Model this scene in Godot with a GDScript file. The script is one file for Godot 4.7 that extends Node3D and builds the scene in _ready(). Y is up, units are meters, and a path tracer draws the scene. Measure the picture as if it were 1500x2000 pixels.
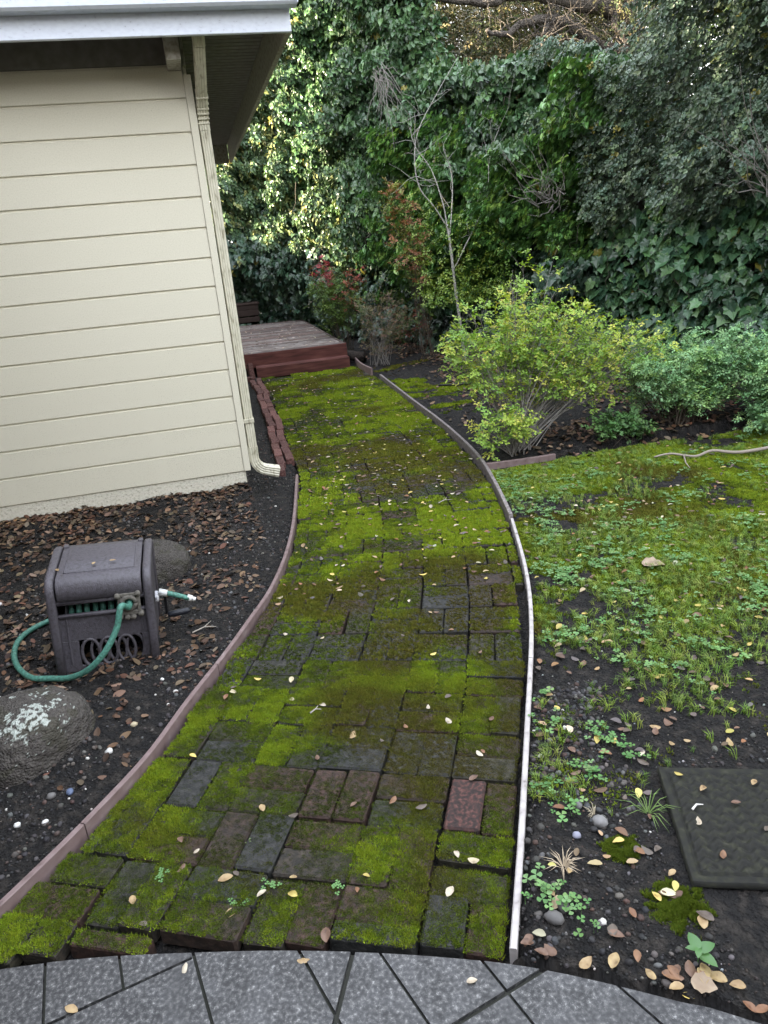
extends Node3D
# A mossy brick garden path beside a cream clapboard house, seen from a patio.

var rng := RandomNumberGenerator.new()
var names := {}
var N1 := FastNoiseLite.new()
var N2 := FastNoiseLite.new()
var N3 := FastNoiseLite.new()

# ---------------------------------------------------------------- plan of the place (metres)
const RIGHT_EDGE := [Vector2(0.30, -0.86), Vector2(0.443, -1.132), Vector2(0.596, -1.437), Vector2(0.795, -1.844), Vector2(1.077, -2.433), Vector2(1.271, -2.92), Vector2(1.469, -3.546), Vector2(1.611, -4.16), Vector2(1.732, -4.80), Vector2(1.815, -5.77), Vector2(1.86, -6.95), Vector2(1.925, -8.45), Vector2(1.95, -9.6)]
const LEFT_EDGE := [Vector2(-0.93, -1.36), Vector2(-0.75, -1.595), Vector2(-0.653, -1.718), Vector2(-0.531, -1.888), Vector2(-0.385, -2.118), Vector2(-0.256, -2.394), Vector2(-0.117, -2.669), Vector2(0.003, -2.931), Vector2(0.119, -3.198), Vector2(0.239, -3.593), Vector2(0.347, -4.108), Vector2(0.48, -4.966), Vector2(0.53, -6.16), Vector2(0.58, -7.77), Vector2(0.62, -9.6)]
const PATIO_EDGE := [Vector2(-2.2, -1.52), Vector2(-1.6, -1.545), Vector2(-1.1, -1.52), Vector2(-0.684, -1.457), Vector2(-0.535, -1.432), Vector2(-0.396, -1.401), Vector2(-0.222, -1.353), Vector2(-0.039, -1.298), Vector2(0.16, -1.228), Vector2(0.33, -1.158), Vector2(0.434, -1.109), Vector2(0.525, -1.059), Vector2(0.631, -0.992), Vector2(0.721, -0.931), Vector2(0.807, -0.873), Vector2(1.1, -0.62), Vector2(1.5, -0.15), Vector2(1.8, 0.4)]
const HOUSE := Vector3(0.132, 0, -4.846)

func interp_by_z(pts: Array, z: float) -> float:
	if z >= pts[0].y: return pts[0].x
	for i in range(1, pts.size()):
		if z >= pts[i].y:
			var a: Vector2 = pts[i - 1]
			var b: Vector2 = pts[i]
			return lerpf(a.x, b.x, (a.y - z) / (a.y - b.y))
	return pts[pts.size() - 1].x

func interp_by_x(pts: Array, x: float) -> float:
	if x <= pts[0].x: return pts[0].y
	for i in range(1, pts.size()):
		if x <= pts[i].x:
			var a: Vector2 = pts[i - 1]
			var b: Vector2 = pts[i]
			return lerpf(a.y, b.y, (x - a.x) / (b.x - a.x))
	return pts[pts.size() - 1].y

func xl(z: float) -> float: return interp_by_z(LEFT_EDGE, z)
func xr(z: float) -> float: return interp_by_z(RIGHT_EDGE, z)
func zp(x: float) -> float:
	if x < -2.2: return -1.52
	if x > 1.8: return 3.0
	return interp_by_x(PATIO_EDGE, x)

func in_path(x: float, z: float, m := 0.0) -> bool:
	return z > -9.56 and z < zp(x) and x > xl(z) + m and x < xr(z) - m

func soil(x: float, z: float) -> float:          # height of the bare ground
	var h := N1.get_noise_2d(x * 1.3, z * 1.3) * 0.018 + N2.get_noise_2d(x * 9.0, z * 9.0) * 0.007
	if z > zp(x) - 0.01: return -0.075
	if z > -9.7 and x > xl(z) - 0.004 and x < xr(z) + 0.004: return -0.05 + h * 0.4
	if x < xl(z) and z > -10.0:
		var d := absf(z + 4.84)
		h += 0.006
		if x < 0.15 and z > -4.85: h += 0.05 * exp(-d * 2.6) + N1.get_noise_2d(x * 4.0, z * 4.0) * 0.03 * exp(-d * 2.5)
		h -= 0.006 * exp(-(xl(z) - x) * 12.0)
	else:
		var e := x - xr(z)
		if z < -4.55: h += 0.05 * smoothstep(0.15, 1.2, e) + 0.05 * smoothstep(1.0, 3.0, e)
		else: h += 0.004
	return h

# ---------------------------------------------------------------- naming
func numbered(n: String) -> String:
	if not names.has(n):
		names[n] = 0
		return n
	names[n] += 1
	return "%s_%03d" % [n, names[n]]

func tag(o: Node, label: String, category: String, group := "", kind := "") -> void:
	o.set_meta("label", label)
	o.set_meta("category", category)
	if group != "": o.set_meta("group", group)
	if kind != "": o.set_meta("kind", kind)

func thing(called: String, label: String, category: String, at := Vector3.ZERO, turn := 0.0, group := "") -> Node3D:
	var o := Node3D.new()
	o.name = numbered(called)
	add_child(o)
	o.position = at
	o.rotation.y = turn
	tag(o, label, category, group)
	return o

func inst(called: String, mesh: Mesh, m: Material, parent: Node = self) -> MeshInstance3D:
	var o := MeshInstance3D.new()
	o.mesh = mesh
	o.material_override = m
	if parent == self:
		o.name = numbered(called)
		add_child(o)
	else:
		o.name = called
		parent.add_child(o, true)
	return o

func obj(called: String, st: SurfaceTool, m: Material, parent: Node = self) -> MeshInstance3D:
	st.generate_normals()
	return inst(called, st.commit(), m, parent)

func part_world(called: String, st: SurfaceTool, m: Material, root: Node3D) -> MeshInstance3D:   # mesh built in world axes, hung under a thing
	var o := obj(called, st, m, root)
	o.transform = root.transform.affine_inverse()
	return o

func structure(o: Node) -> void: o.set_meta("kind", "structure")

# ---------------------------------------------------------------- shapes
func ST(smooth := false) -> SurfaceTool:
	var st := SurfaceTool.new()
	st.begin(Mesh.PRIMITIVE_TRIANGLES)
	st.set_smooth_group(0 if smooth else -1)
	return st

func tri(st: SurfaceTool, a: Vector3, b: Vector3, c: Vector3) -> void:
	st.add_vertex(a); st.add_vertex(b); st.add_vertex(c)

func quad(st: SurfaceTool, a: Vector3, b: Vector3, c: Vector3, d: Vector3) -> void:
	tri(st, a, b, c); tri(st, a, c, d)

func cbox(st: SurfaceTool, c: Vector3, s: Vector3, bevel := 0.004, basis := Basis.IDENTITY, jit := 0.0) -> void:   # chamfered box
	var h := s * 0.5
	var b := minf(bevel, minf(h.x, minf(h.y, h.z)) * 0.9)
	var v := {}
	for sx in [-1, 1]:
		for sy in [-1, 1]:
			for sz in [-1, 1]:
				var j := Vector3(rng.randf_range(-jit, jit), rng.randf_range(-jit, jit) * 0.5, rng.randf_range(-jit, jit)) if jit > 0.0 else Vector3.ZERO
				var p := Vector3(sx * h.x, sy * h.y, sz * h.z) + j
				v[[sx, sy, sz, 0]] = c + basis * (p - Vector3(0, sy * b, sz * b))
				v[[sx, sy, sz, 1]] = c + basis * (p - Vector3(sx * b, 0, sz * b))
				v[[sx, sy, sz, 2]] = c + basis * (p - Vector3(sx * b, sy * b, 0))
	for a in 3:
		var p := (a + 1) % 3
		var q := (a + 2) % 3
		for s1 in [-1, 1]:
			var k := []
			for w in [[-1, -1], [1, -1], [1, 1], [-1, 1]]:
				var key := [0, 0, 0, a]
				key[a] = s1; key[p] = w[0]; key[q] = w[1]
				k.append(v[key])
			if s1 > 0: quad(st, k[3], k[2], k[1], k[0])
			else: quad(st, k[0], k[1], k[2], k[3])
		for s1 in [-1, 1]:          # the edge strips between faces p and q
			for s2 in [-1, 1]:
				var e := []
				for w in [[-1, p], [1, p], [1, q], [-1, q]]:
					var key := [0, 0, 0, w[1]]
					key[a] = w[0]; key[p] = s1; key[q] = s2
					e.append(v[key])
				if s1 * s2 > 0: quad(st, e[0], e[1], e[2], e[3])
				else: quad(st, e[3], e[2], e[1], e[0])
	for sx in [-1, 1]:
		for sy in [-1, 1]:
			for sz in [-1, 1]:
				var t := [v[[sx, sy, sz, 0]], v[[sx, sy, sz, 1]], v[[sx, sy, sz, 2]]]
				if sx * sy * sz > 0: tri(st, t[2], t[1], t[0])
				else: tri(st, t[0], t[1], t[2])

func tube(st: SurfaceTool, pts: Array, radii: Array, sides := 7) -> void:
	var rings := []
	var up := Vector3.UP
	for i in pts.size():
		var p: Vector3 = pts[i]
		var a: Vector3 = pts[maxi(i - 1, 0)]
		var b: Vector3 = pts[mini(i + 1, pts.size() - 1)]
		var t := (b - a).normalized()
		if absf(t.dot(up)) > 0.97: up = Vector3.RIGHT if absf(t.x) < 0.9 else Vector3.FORWARD
		var n := t.cross(up).normalized()
		var w := n.cross(t).normalized()
		up = w
		var r: float = radii[mini(i, radii.size() - 1)]
		var ring := []
		for k in sides:
			var an := TAU * k / sides
			ring.append(p + (n * cos(an) + w * sin(an)) * r)
		rings.append(ring)
	for i in range(1, rings.size()):
		for k in sides:
			var k2 := (k + 1) % sides
			quad(st, rings[i - 1][k], rings[i][k], rings[i][k2], rings[i - 1][k2])
	for k in range(1, sides - 1):
		tri(st, rings[0][0], rings[0][k], rings[0][k + 1])
		var l: Array = rings[rings.size() - 1]
		tri(st, l[0], l[k + 1], l[k])

func sweep(st: SurfaceTool, path: Array, prof: Array, closed := true) -> void:   # path: Array of Transform3D, prof: Array of Vector2 in each frame's x, y
	var n := prof.size()
	for i in range(1, path.size()):
		var A: Transform3D = path[i - 1]
		var B: Transform3D = path[i]
		for k in (n if closed else n - 1):
			var p: Vector2 = prof[k]
			var q: Vector2 = prof[(k + 1) % n]
			quad(st, A * Vector3(p.x, p.y, 0), B * Vector3(p.x, p.y, 0), B * Vector3(q.x, q.y, 0), A * Vector3(q.x, q.y, 0))
	if closed:
		for e in [0, path.size() - 1]:
			var A: Transform3D = path[e]
			for k in range(1, n - 1):
				var a := A * Vector3(prof[0].x, prof[0].y, 0)
				var b := A * Vector3(prof[k].x, prof[k].y, 0)
				var c := A * Vector3(prof[k + 1].x, prof[k + 1].y, 0)
				if e == 0: tri(st, a, b, c)
				else: tri(st, c, b, a)

func smooth_line(pts: Array, per := 6) -> Array:       # Catmull-Rom through 3D points
	var out := []
	for i in pts.size() - 1:
		var p0: Vector3 = pts[maxi(i - 1, 0)]
		var p1: Vector3 = pts[i]
		var p2: Vector3 = pts[i + 1]
		var p3: Vector3 = pts[mini(i + 2, pts.size() - 1)]
		for k in per: out.append(p1.cubic_interpolate(p2, p0, p3, float(k) / per))
	out.append(pts[pts.size() - 1])
	return out

func wobble(a: Vector3, b: Vector3, n: int, amp: float) -> Array:
	var out := [a]
	for i in range(1, n):
		out.append(a.lerp(b, float(i) / n) + Vector3(rng.randf_range(-1, 1), rng.randf_range(-1, 1), rng.randf_range(-1, 1)) * amp)
	out.append(b)
	return out

func taper(n: int, r0: float, r1: float) -> Array:
	var out := []
	for i in n: out.append(lerpf(r0, r1, float(i) / maxi(n - 1, 1)))
	return out

# leaf blade: lies in the XZ plane, grows along +Z from the origin, faces +Y
func add_leaf(st: SurfaceTool, xf: Transform3D, l: float, w: float, rows := 3, fold := 0.25, curl := 0.15, tip := 1.0) -> void:
	var L := []
	for i in rows + 1:
		var t := float(i) / rows
		var ww := w * 0.5 * pow(sin(PI * pow(t, 0.8 * tip)), 0.75) if i > 0 and i < rows else 0.0
		var y := -curl * l * t * t
		L.append([Vector3(-ww, y + fold * ww, t * l), Vector3(0, y, t * l), Vector3(ww, y + fold * ww, t * l)])
	for i in rows:
		var a: Array = L[i]
		var b: Array = L[i + 1]
		if i == 0:
			tri(st, xf * a[1], xf * b[1], xf * b[0]); tri(st, xf * a[1], xf * b[2], xf * b[1])
		elif i == rows - 1:
			tri(st, xf * a[0], xf * a[1], xf * b[1]); tri(st, xf * a[1], xf * a[2], xf * b[1])
		else:
			quad(st, xf * a[0], xf * a[1], xf * b[1], xf * b[0]); quad(st, xf * a[1], xf * a[2], xf * b[2], xf * b[1])

func add_ivy(st: SurfaceTool, xf: Transform3D, s: float) -> void:      # five-lobed leaf
	var o := [Vector2(0, 0.03), Vector2(-0.24, -0.10), Vector2(-0.46, 0.06), Vector2(-0.42, 0.28), Vector2(-0.50, 0.52), Vector2(-0.27, 0.60), Vector2(-0.16, 0.78), Vector2(0, 1.0), Vector2(0.16, 0.78), Vector2(0.27, 0.60), Vector2(0.50, 0.52), Vector2(0.42, 0.28), Vector2(0.46, 0.06), Vector2(0.24, -0.10)]
	var c := Vector3(0, -0.02, 0.28) * s
	for i in o.size():
		var p: Vector2 = o[i]
		var q: Vector2 = o[(i + 1) % o.size()]
		var f := func(v: Vector2) -> Vector3: return Vector3(v.x, 0.14 * absf(v.x) - 0.18 * v.y * v.y + (0.05 if absf(v.x) > 0.45 else 0.0), v.y) * s
		tri(st, xf * c, xf * (f.call(q) as Vector3), xf * (f.call(p) as Vector3))

func rand_basis(tilt := PI) -> Basis:
	return Basis(Vector3.UP, rng.randf() * TAU) * Basis(Vector3.RIGHT, rng.randf_range(-tilt, tilt)) * Basis(Vector3.FORWARD, rng.randf_range(-tilt, tilt))

func facing(n: Vector3, spin: float) -> Basis:       # +Y to n, then spun about it
	n = n.normalized()
	var a := Vector3.FORWARD if absf(n.y) > 0.9 else Vector3.DOWN
	var z := (a - n * a.dot(n)).normalized()
	var x := n.cross(z).normalized()
	return Basis(x, n, z) * Basis(Vector3.UP, spin)

# many copies: parallel arrays of Transform3D and Color
func copies(called: String, mesh: Mesh, m: Material, xs: Array, cs: Array, parent: Node = self) -> MultiMeshInstance3D:
	var mm := MultiMesh.new()
	mm.transform_format = MultiMesh.TRANSFORM_3D
	mm.use_colors = cs.size() > 0
	mm.mesh = mesh
	mm.instance_count = xs.size()
	for i in xs.size():
		mm.set_instance_transform(i, xs[i])
		if cs.size() > 0: mm.set_instance_color(i, cs[i])
	var o := MultiMeshInstance3D.new()
	o.multimesh = mm
	o.material_override = m
	if parent == self:
		o.name = numbered(called)
		add_child(o)
	else:
		o.name = called
		parent.add_child(o, true)
	o.set_meta("kind", "stuff")
	return o

# ---------------------------------------------------------------- materials
func lin(r: float, g: float, b: float) -> Color: return Color(r, g, b).linear_to_srgb()

func mat(c: Color, rough := 0.8, spec := 0.5, metal := 0.0) -> StandardMaterial3D:
	var m := StandardMaterial3D.new()
	m.albedo_color = c
	m.roughness = rough
	m.metallic = metal
	m.metallic_specular = spec
	m.cull_mode = BaseMaterial3D.CULL_DISABLED
	return m

func leaf_mat(rough := 0.45, back := 0.5, spec := 0.5) -> StandardMaterial3D:    # tinted by the copies' colours
	var m := mat(Color.WHITE, rough, spec)
	m.vertex_color_use_as_albedo = true
	if back > 0.0:
		m.backlight_enabled = true
		m.backlight = Color(back, back, back * 0.55)
	return m

func noise_img(size: int, freq: float, oct := 4, seed_ := 1, type := FastNoiseLite.TYPE_SIMPLEX_SMOOTH) -> Image:
	var n := FastNoiseLite.new()
	n.seed = seed_
	n.frequency = freq
	n.noise_type = type
	n.fractal_octaves = oct
	return n.get_seamless_image(size, size, false, false, 0.15)

func ramp_tex(img: Image, stops: Array) -> ImageTexture:      # stops: [[t, Color(srgb)], ...]
	var lut := []
	for i in 256:
		var t := i / 255.0
		var c: Color = stops[0][1]
		for k in range(1, stops.size()):
			if t >= stops[k - 1][0]:
				c = (stops[k - 1][1] as Color).lerp(stops[k][1], clampf((t - stops[k - 1][0]) / maxf(stops[k][0] - stops[k - 1][0], 1e-4), 0, 1))
		lut.append([int(c.r * 255), int(c.g * 255), int(c.b * 255)])
	img.convert(Image.FORMAT_L8)
	var d := img.get_data()
	var o := PackedByteArray()
	o.resize(d.size() * 3)
	for i in d.size():
		var l: Array = lut[d[i]]
		o[i * 3] = l[0]; o[i * 3 + 1] = l[1]; o[i * 3 + 2] = l[2]
	return ImageTexture.create_from_image(Image.create_from_data(img.get_width(), img.get_height(), false, Image.FORMAT_RGB8, o))

func grain_img(seed_: int, w := 256, h := 512, along := 0.012, across := 0.22) -> Image:      # wood grain running along v
	var n := FastNoiseLite.new()
	n.seed = seed_
	n.frequency = 1.0
	n.fractal_octaves = 3
	var d := PackedByteArray()
	d.resize(w * h)
	for y in h:
		var fade := absf(y - h * 0.5) / (h * 0.5)
		for x in w:
			var v := n.get_noise_2d(x * across + sin(y * TAU / h) * 1.2, y * along)
			d[y * w + x] = int(clampf(v * 0.5 + 0.5, 0, 1) * 255)
	return Image.create_from_data(w, h, false, Image.FORMAT_L8, d)

func tri_map(m: StandardMaterial3D, tex: Texture2D, scale: Vector3, world := true) -> StandardMaterial3D:
	m.albedo_texture = tex
	m.uv1_triplanar = true
	m.uv1_world_triplanar = world
	m.uv1_scale = scale
	m.uv1_triplanar_sharpness = 4.0
	return m

func relief(m: StandardMaterial3D, img: Image, cm: float) -> StandardMaterial3D:
	m.heightmap_enabled = true
	m.heightmap_texture = ImageTexture.create_from_image(img)
	m.heightmap_scale = cm
	return m

func vary(c: Color, a: float) -> Color:
	var k := 1.0 + rng.randf_range(-a, a)
	return Color(maxf(c.r * k * (1.0 + rng.randf_range(-a, a) * 0.5), 0), maxf(c.g * k, 0), maxf(c.b * k * (1.0 + rng.randf_range(-a, a) * 0.5), 0))

func _ready() -> void:
	# camera
	var cam := Camera3D.new()
	cam.name = "camera"
	cam.transform = Transform3D(Basis(Vector3(0.96696, -0.08548, 0.24016), Vector3(0.16063, 0.93587, -0.31361), Vector3(-0.19795, 0.34182, 0.91868)).orthonormalized(), Vector3(0, 1.5, 0))
	cam.fov = 68.94
	cam.near = 0.05
	cam.far = 300.0
	add_child(cam)
	cam.current = true
	# sky, sun and exposure
	var env := Environment.new()
	env.background_mode = Environment.BG_SKY
	var sm := ProceduralSkyMaterial.new()
	sm.sky_top_color = Color(0.645, 0.665, 0.705)
	sm.sky_horizon_color = Color(0.82, 0.81, 0.79)
	sm.sky_curve = 0.22
	sm.ground_bottom_color = Color(0.12, 0.11, 0.09)
	sm.ground_horizon_color = Color(0.30, 0.30, 0.27)
	sm.sun_angle_max = 1.0
	var sky := Sky.new()
	sky.sky_material = sm
	env.sky = sky
	env.background_energy_multiplier = 1.5
	env.tonemap_mode = Environment.TONE_MAPPER_LINEAR
	env.tonemap_exposure = 6.7
	env.sdfgi_enabled = true
	env.ssao_enabled = true
	env.ssil_enabled = true
	var we := WorldEnvironment.new()
	we.name = "world_environment"
	we.environment = env
	add_child(we)
	var sun := DirectionalLight3D.new()
	sun.name = "sun"
	sun.light_energy = 1.6
	sun.light_color = Color(1.0, 0.93, 0.80)
	sun.light_angular_distance = 0.5
	sun.shadow_enabled = true
	add_child(sun)
	sun.look_at_from_position(Vector3.ZERO, Vector3(0.90, -0.42, -0.08), Vector3.UP)

	rng.seed = 20240117
	N1.seed = 11; N1.frequency = 0.6; N1.fractal_octaves = 3
	N2.seed = 23; N2.frequency = 0.6; N2.fractal_octaves = 3
	N3.seed = 37; N3.frequency = 1.0; N3.fractal_octaves = 2

	build_ground()
	build_patio()
	build_house()
	build_deck()
	build_path()
	build_edging()
	build_hedge()
	build_trees()
	build_shrubs()
	build_reel()
	build_boulders()
	build_mat()
	build_lawn()
	build_beds()
	build_leaves()
	build_small_things()

# ================================================================ ground
func build_ground() -> void:
	var xs := PackedFloat32Array()
	var zs := PackedFloat32Array()
	var v := -60.0
	while v < 70.0:
		xs.append(v)
		v += 0.032 if v > -1.9 and v < 2.6 else (0.08 if v > -3.6 and v < 6.5 else (0.6 if v > -9.0 and v < 12.0 else 6.0))
	v = -70.0
	while v < 40.0:
		zs.append(v)
		v += 0.032 if v > -5.6 and v < -0.7 else (0.08 if v > -15.0 and v < 0.6 else (0.6 if v > -20.0 and v < 6.0 else 6.0))
	var pos := PackedVector3Array()
	var idx := PackedInt32Array()
	for z in zs:
		for x in xs: pos.append(Vector3(x, soil(x, z), z))
	var w := xs.size()
	for j in zs.size() - 1:
		for i in w - 1:
			var a := j * w + i
			idx.append_array([a, a + 1, a + w + 1, a, a + w + 1, a + w])
	var arr := []
	arr.resize(Mesh.ARRAY_MAX)
	arr[Mesh.ARRAY_VERTEX] = pos
	arr[Mesh.ARRAY_INDEX] = idx
	var am := ArrayMesh.new()
	am.add_surface_from_arrays(Mesh.PRIMITIVE_TRIANGLES, arr)
	var st := SurfaceTool.new()
	st.create_from(am, 0)
	var m := mat(Color.WHITE, 0.85, 0.4)
	var img := noise_img(512, 0.02, 5, 5)
	tri_map(m, ramp_tex(img, [[0.0, lin(0.0035, 0.003, 0.003)], [0.45, lin(0.0075, 0.0068, 0.0065)], [0.62, lin(0.014, 0.0118, 0.010)], [0.8, lin(0.025, 0.021, 0.018)], [1.0, lin(0.05, 0.044, 0.038)]]), Vector3.ONE * 1.7)
	relief(m, noise_img(512, 0.06, 5, 6), 1.6)
	structure(obj("ground", st, m))

# ================================================================ patio
func build_patio() -> void:
	var root := Node3D.new()
	root.name = "patio"
	add_child(root)
	structure(root)
	root.set_meta("label", "grey concrete patio with scored joints and a curved edge")
	var outer := PackedVector2Array()
	for i in PATIO_EDGE.size() - 1:
		var p0: Vector2 = PATIO_EDGE[maxi(i - 1, 0)]
		var p1: Vector2 = PATIO_EDGE[i]
		var p2: Vector2 = PATIO_EDGE[i + 1]
		var p3: Vector2 = PATIO_EDGE[mini(i + 2, PATIO_EDGE.size() - 1)]
		for k in 4: outer.append(p1.cubic_interpolate(p2, p0, p3, k / 4.0))
	outer.append(Vector2(1.8, 0.4)); outer.append(Vector2(1.9, 2.2)); outer.append(Vector2(-2.3, 2.2))
	# joints between the pieces: [from, to, half width]
	var J := [
		[Vector2(-0.59, -1.5), Vector2(-0.50, -0.85), 0.0035], [Vector2(-0.425, -1.46), Vector2(-0.398, -1.312), 0.003], [Vector2(-0.26, -1.42), Vector2(-0.09, -0.60), 0.0035],
		[Vector2(-0.03, -1.35), Vector2(0.16, -0.72), 0.0035], [Vector2(0.15, -1.27), Vector2(0.33, -0.68), 0.003], [Vector2(0.355, -1.2), Vector2(0.50, -0.70), 0.003],
		[Vector2(-0.25, -1.347), Vector2(-1.5, -1.07), 0.0035], [Vector2(0.125, -1.29), Vector2(-0.22, -0.55), 0.0055], [Vector2(0.57, -1.1), Vector2(-0.3, -0.88), 0.0055],
		[Vector2(0.42, -1.05), Vector2(0.72, -0.55), 0.003], [Vector2(0.60, -1.05), Vector2(0.78, -0.6), 0.003], [Vector2(-0.80, -1.55), Vector2(-0.72, -0.9), 0.0035], [Vector2(-1.1, -1.6), Vector2(-0.95, -0.8), 0.0035],
		[Vector2(-3, -0.85), Vector2(0.9, -0.55), 0.004], [Vector2(-3, 0.3), Vector2(3, 0.5), 0.004], [Vector2(-1.5, 3), Vector2(-0.9, -1.0), 0.004], [Vector2(0.2, 3), Vector2(-0.1, -0.66), 0.004], [Vector2(1.1, 3), Vector2(0.8, -0.6), 0.004],
		[Vector2(0.9, -0.9), Vector2(0.7, -0.5), 0.003], [Vector2(0.62, -0.62), Vector2(2.2, -0.9), 0.004]]
	var cells := [outer]
	for j in J:
		var a: Vector2 = j[0]
		var b: Vector2 = j[1]
		var n: Vector2 = (b - a).normalized().orthogonal() * float(j[2])
		var strip := PackedVector2Array([a + n, b + n * 1.3, b - n * 0.8, a - n])
		var next := []
		for c in cells:
			for r in Geometry2D.clip_polygons(c, strip):
				if not Geometry2D.is_polygon_clockwise(r): next.append(r)
				elif Geometry2D.clip_polygons(c, strip).size() == 1: next.append(r)
		cells = next
	var img := noise_img(1024, 0.045, 6, 71)
	var spk := noise_img(1024, 0.35, 2, 74)
	img.convert(Image.FORMAT_L8); spk.convert(Image.FORMAT_L8)
	var da := img.get_data()
	var db := spk.get_data()
	for i in da.size():
		var sv := int(da[i]) * 1.05 - 10.0 + (db[i] - 128) * 0.45 + (80.0 if db[i] > 205 else 0.0)
		da[i] = int(clampf(sv, 0, 255))
	img = Image.create_from_data(1024, 1024, false, Image.FORMAT_L8, da)
	var m := tri_map(mat(Color.WHITE, 0.5, 0.5), ramp_tex(img, [[0.0, lin(0.012, 0.012, 0.0125)], [0.35, lin(0.030, 0.030, 0.031)], [0.55, lin(0.052, 0.052, 0.052)], [0.75, lin(0.095, 0.093, 0.09)], [1.0, lin(0.40, 0.40, 0.39)]]), Vector3.ONE * 1.5)
	m.roughness_texture = ramp_tex(noise_img(256, 0.03, 4, 72), [[0.0, Color(0.35, 0.35, 0.35)], [1.0, Color(1, 1, 1)]])
	m.roughness = 0.75
	relief(m, noise_img(512, 0.3, 4, 73), 0.03)
	for c in cells:
		var poly: PackedVector2Array = c
		if poly.size() < 3: continue
		var t := Geometry2D.triangulate_polygon(poly)
		if t.is_empty(): continue
		var y := 0.006 + rng.randf_range(-0.0012, 0.0012)
		var st := ST()
		for i in range(0, t.size(), 3):
			var a := poly[t[i]]
			var b := poly[t[i + 1]]
			var d := poly[t[i + 2]]
			if (b - a).cross(d - a) < 0.0:
				var s := b
				b = d
				d = s
			tri(st, Vector3(a.x, y, a.y), Vector3(b.x, y, b.y), Vector3(d.x, y, d.y))
		for i in poly.size():
			var a := poly[i]
			var b := poly[(i + 1) % poly.size()]
			quad(st, Vector3(a.x, y, a.y), Vector3(a.x, -0.06, a.y), Vector3(b.x, -0.06, b.y), Vector3(b.x, y, b.y))
		obj("paving_slab", st, m, root)
	var bed := ST()
	var t2 := Geometry2D.triangulate_polygon(outer)
	for i in range(0, t2.size(), 3):
		tri(bed, Vector3(outer[t2[i]].x, -0.004, outer[t2[i]].y), Vector3(outer[t2[i + 1]].x, -0.004, outer[t2[i + 1]].y), Vector3(outer[t2[i + 2]].x, -0.004, outer[t2[i + 2]].y))
	obj("joint_mortar", bed, mat(lin(0.035, 0.036, 0.03), 0.95, 0.3), root)

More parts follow.
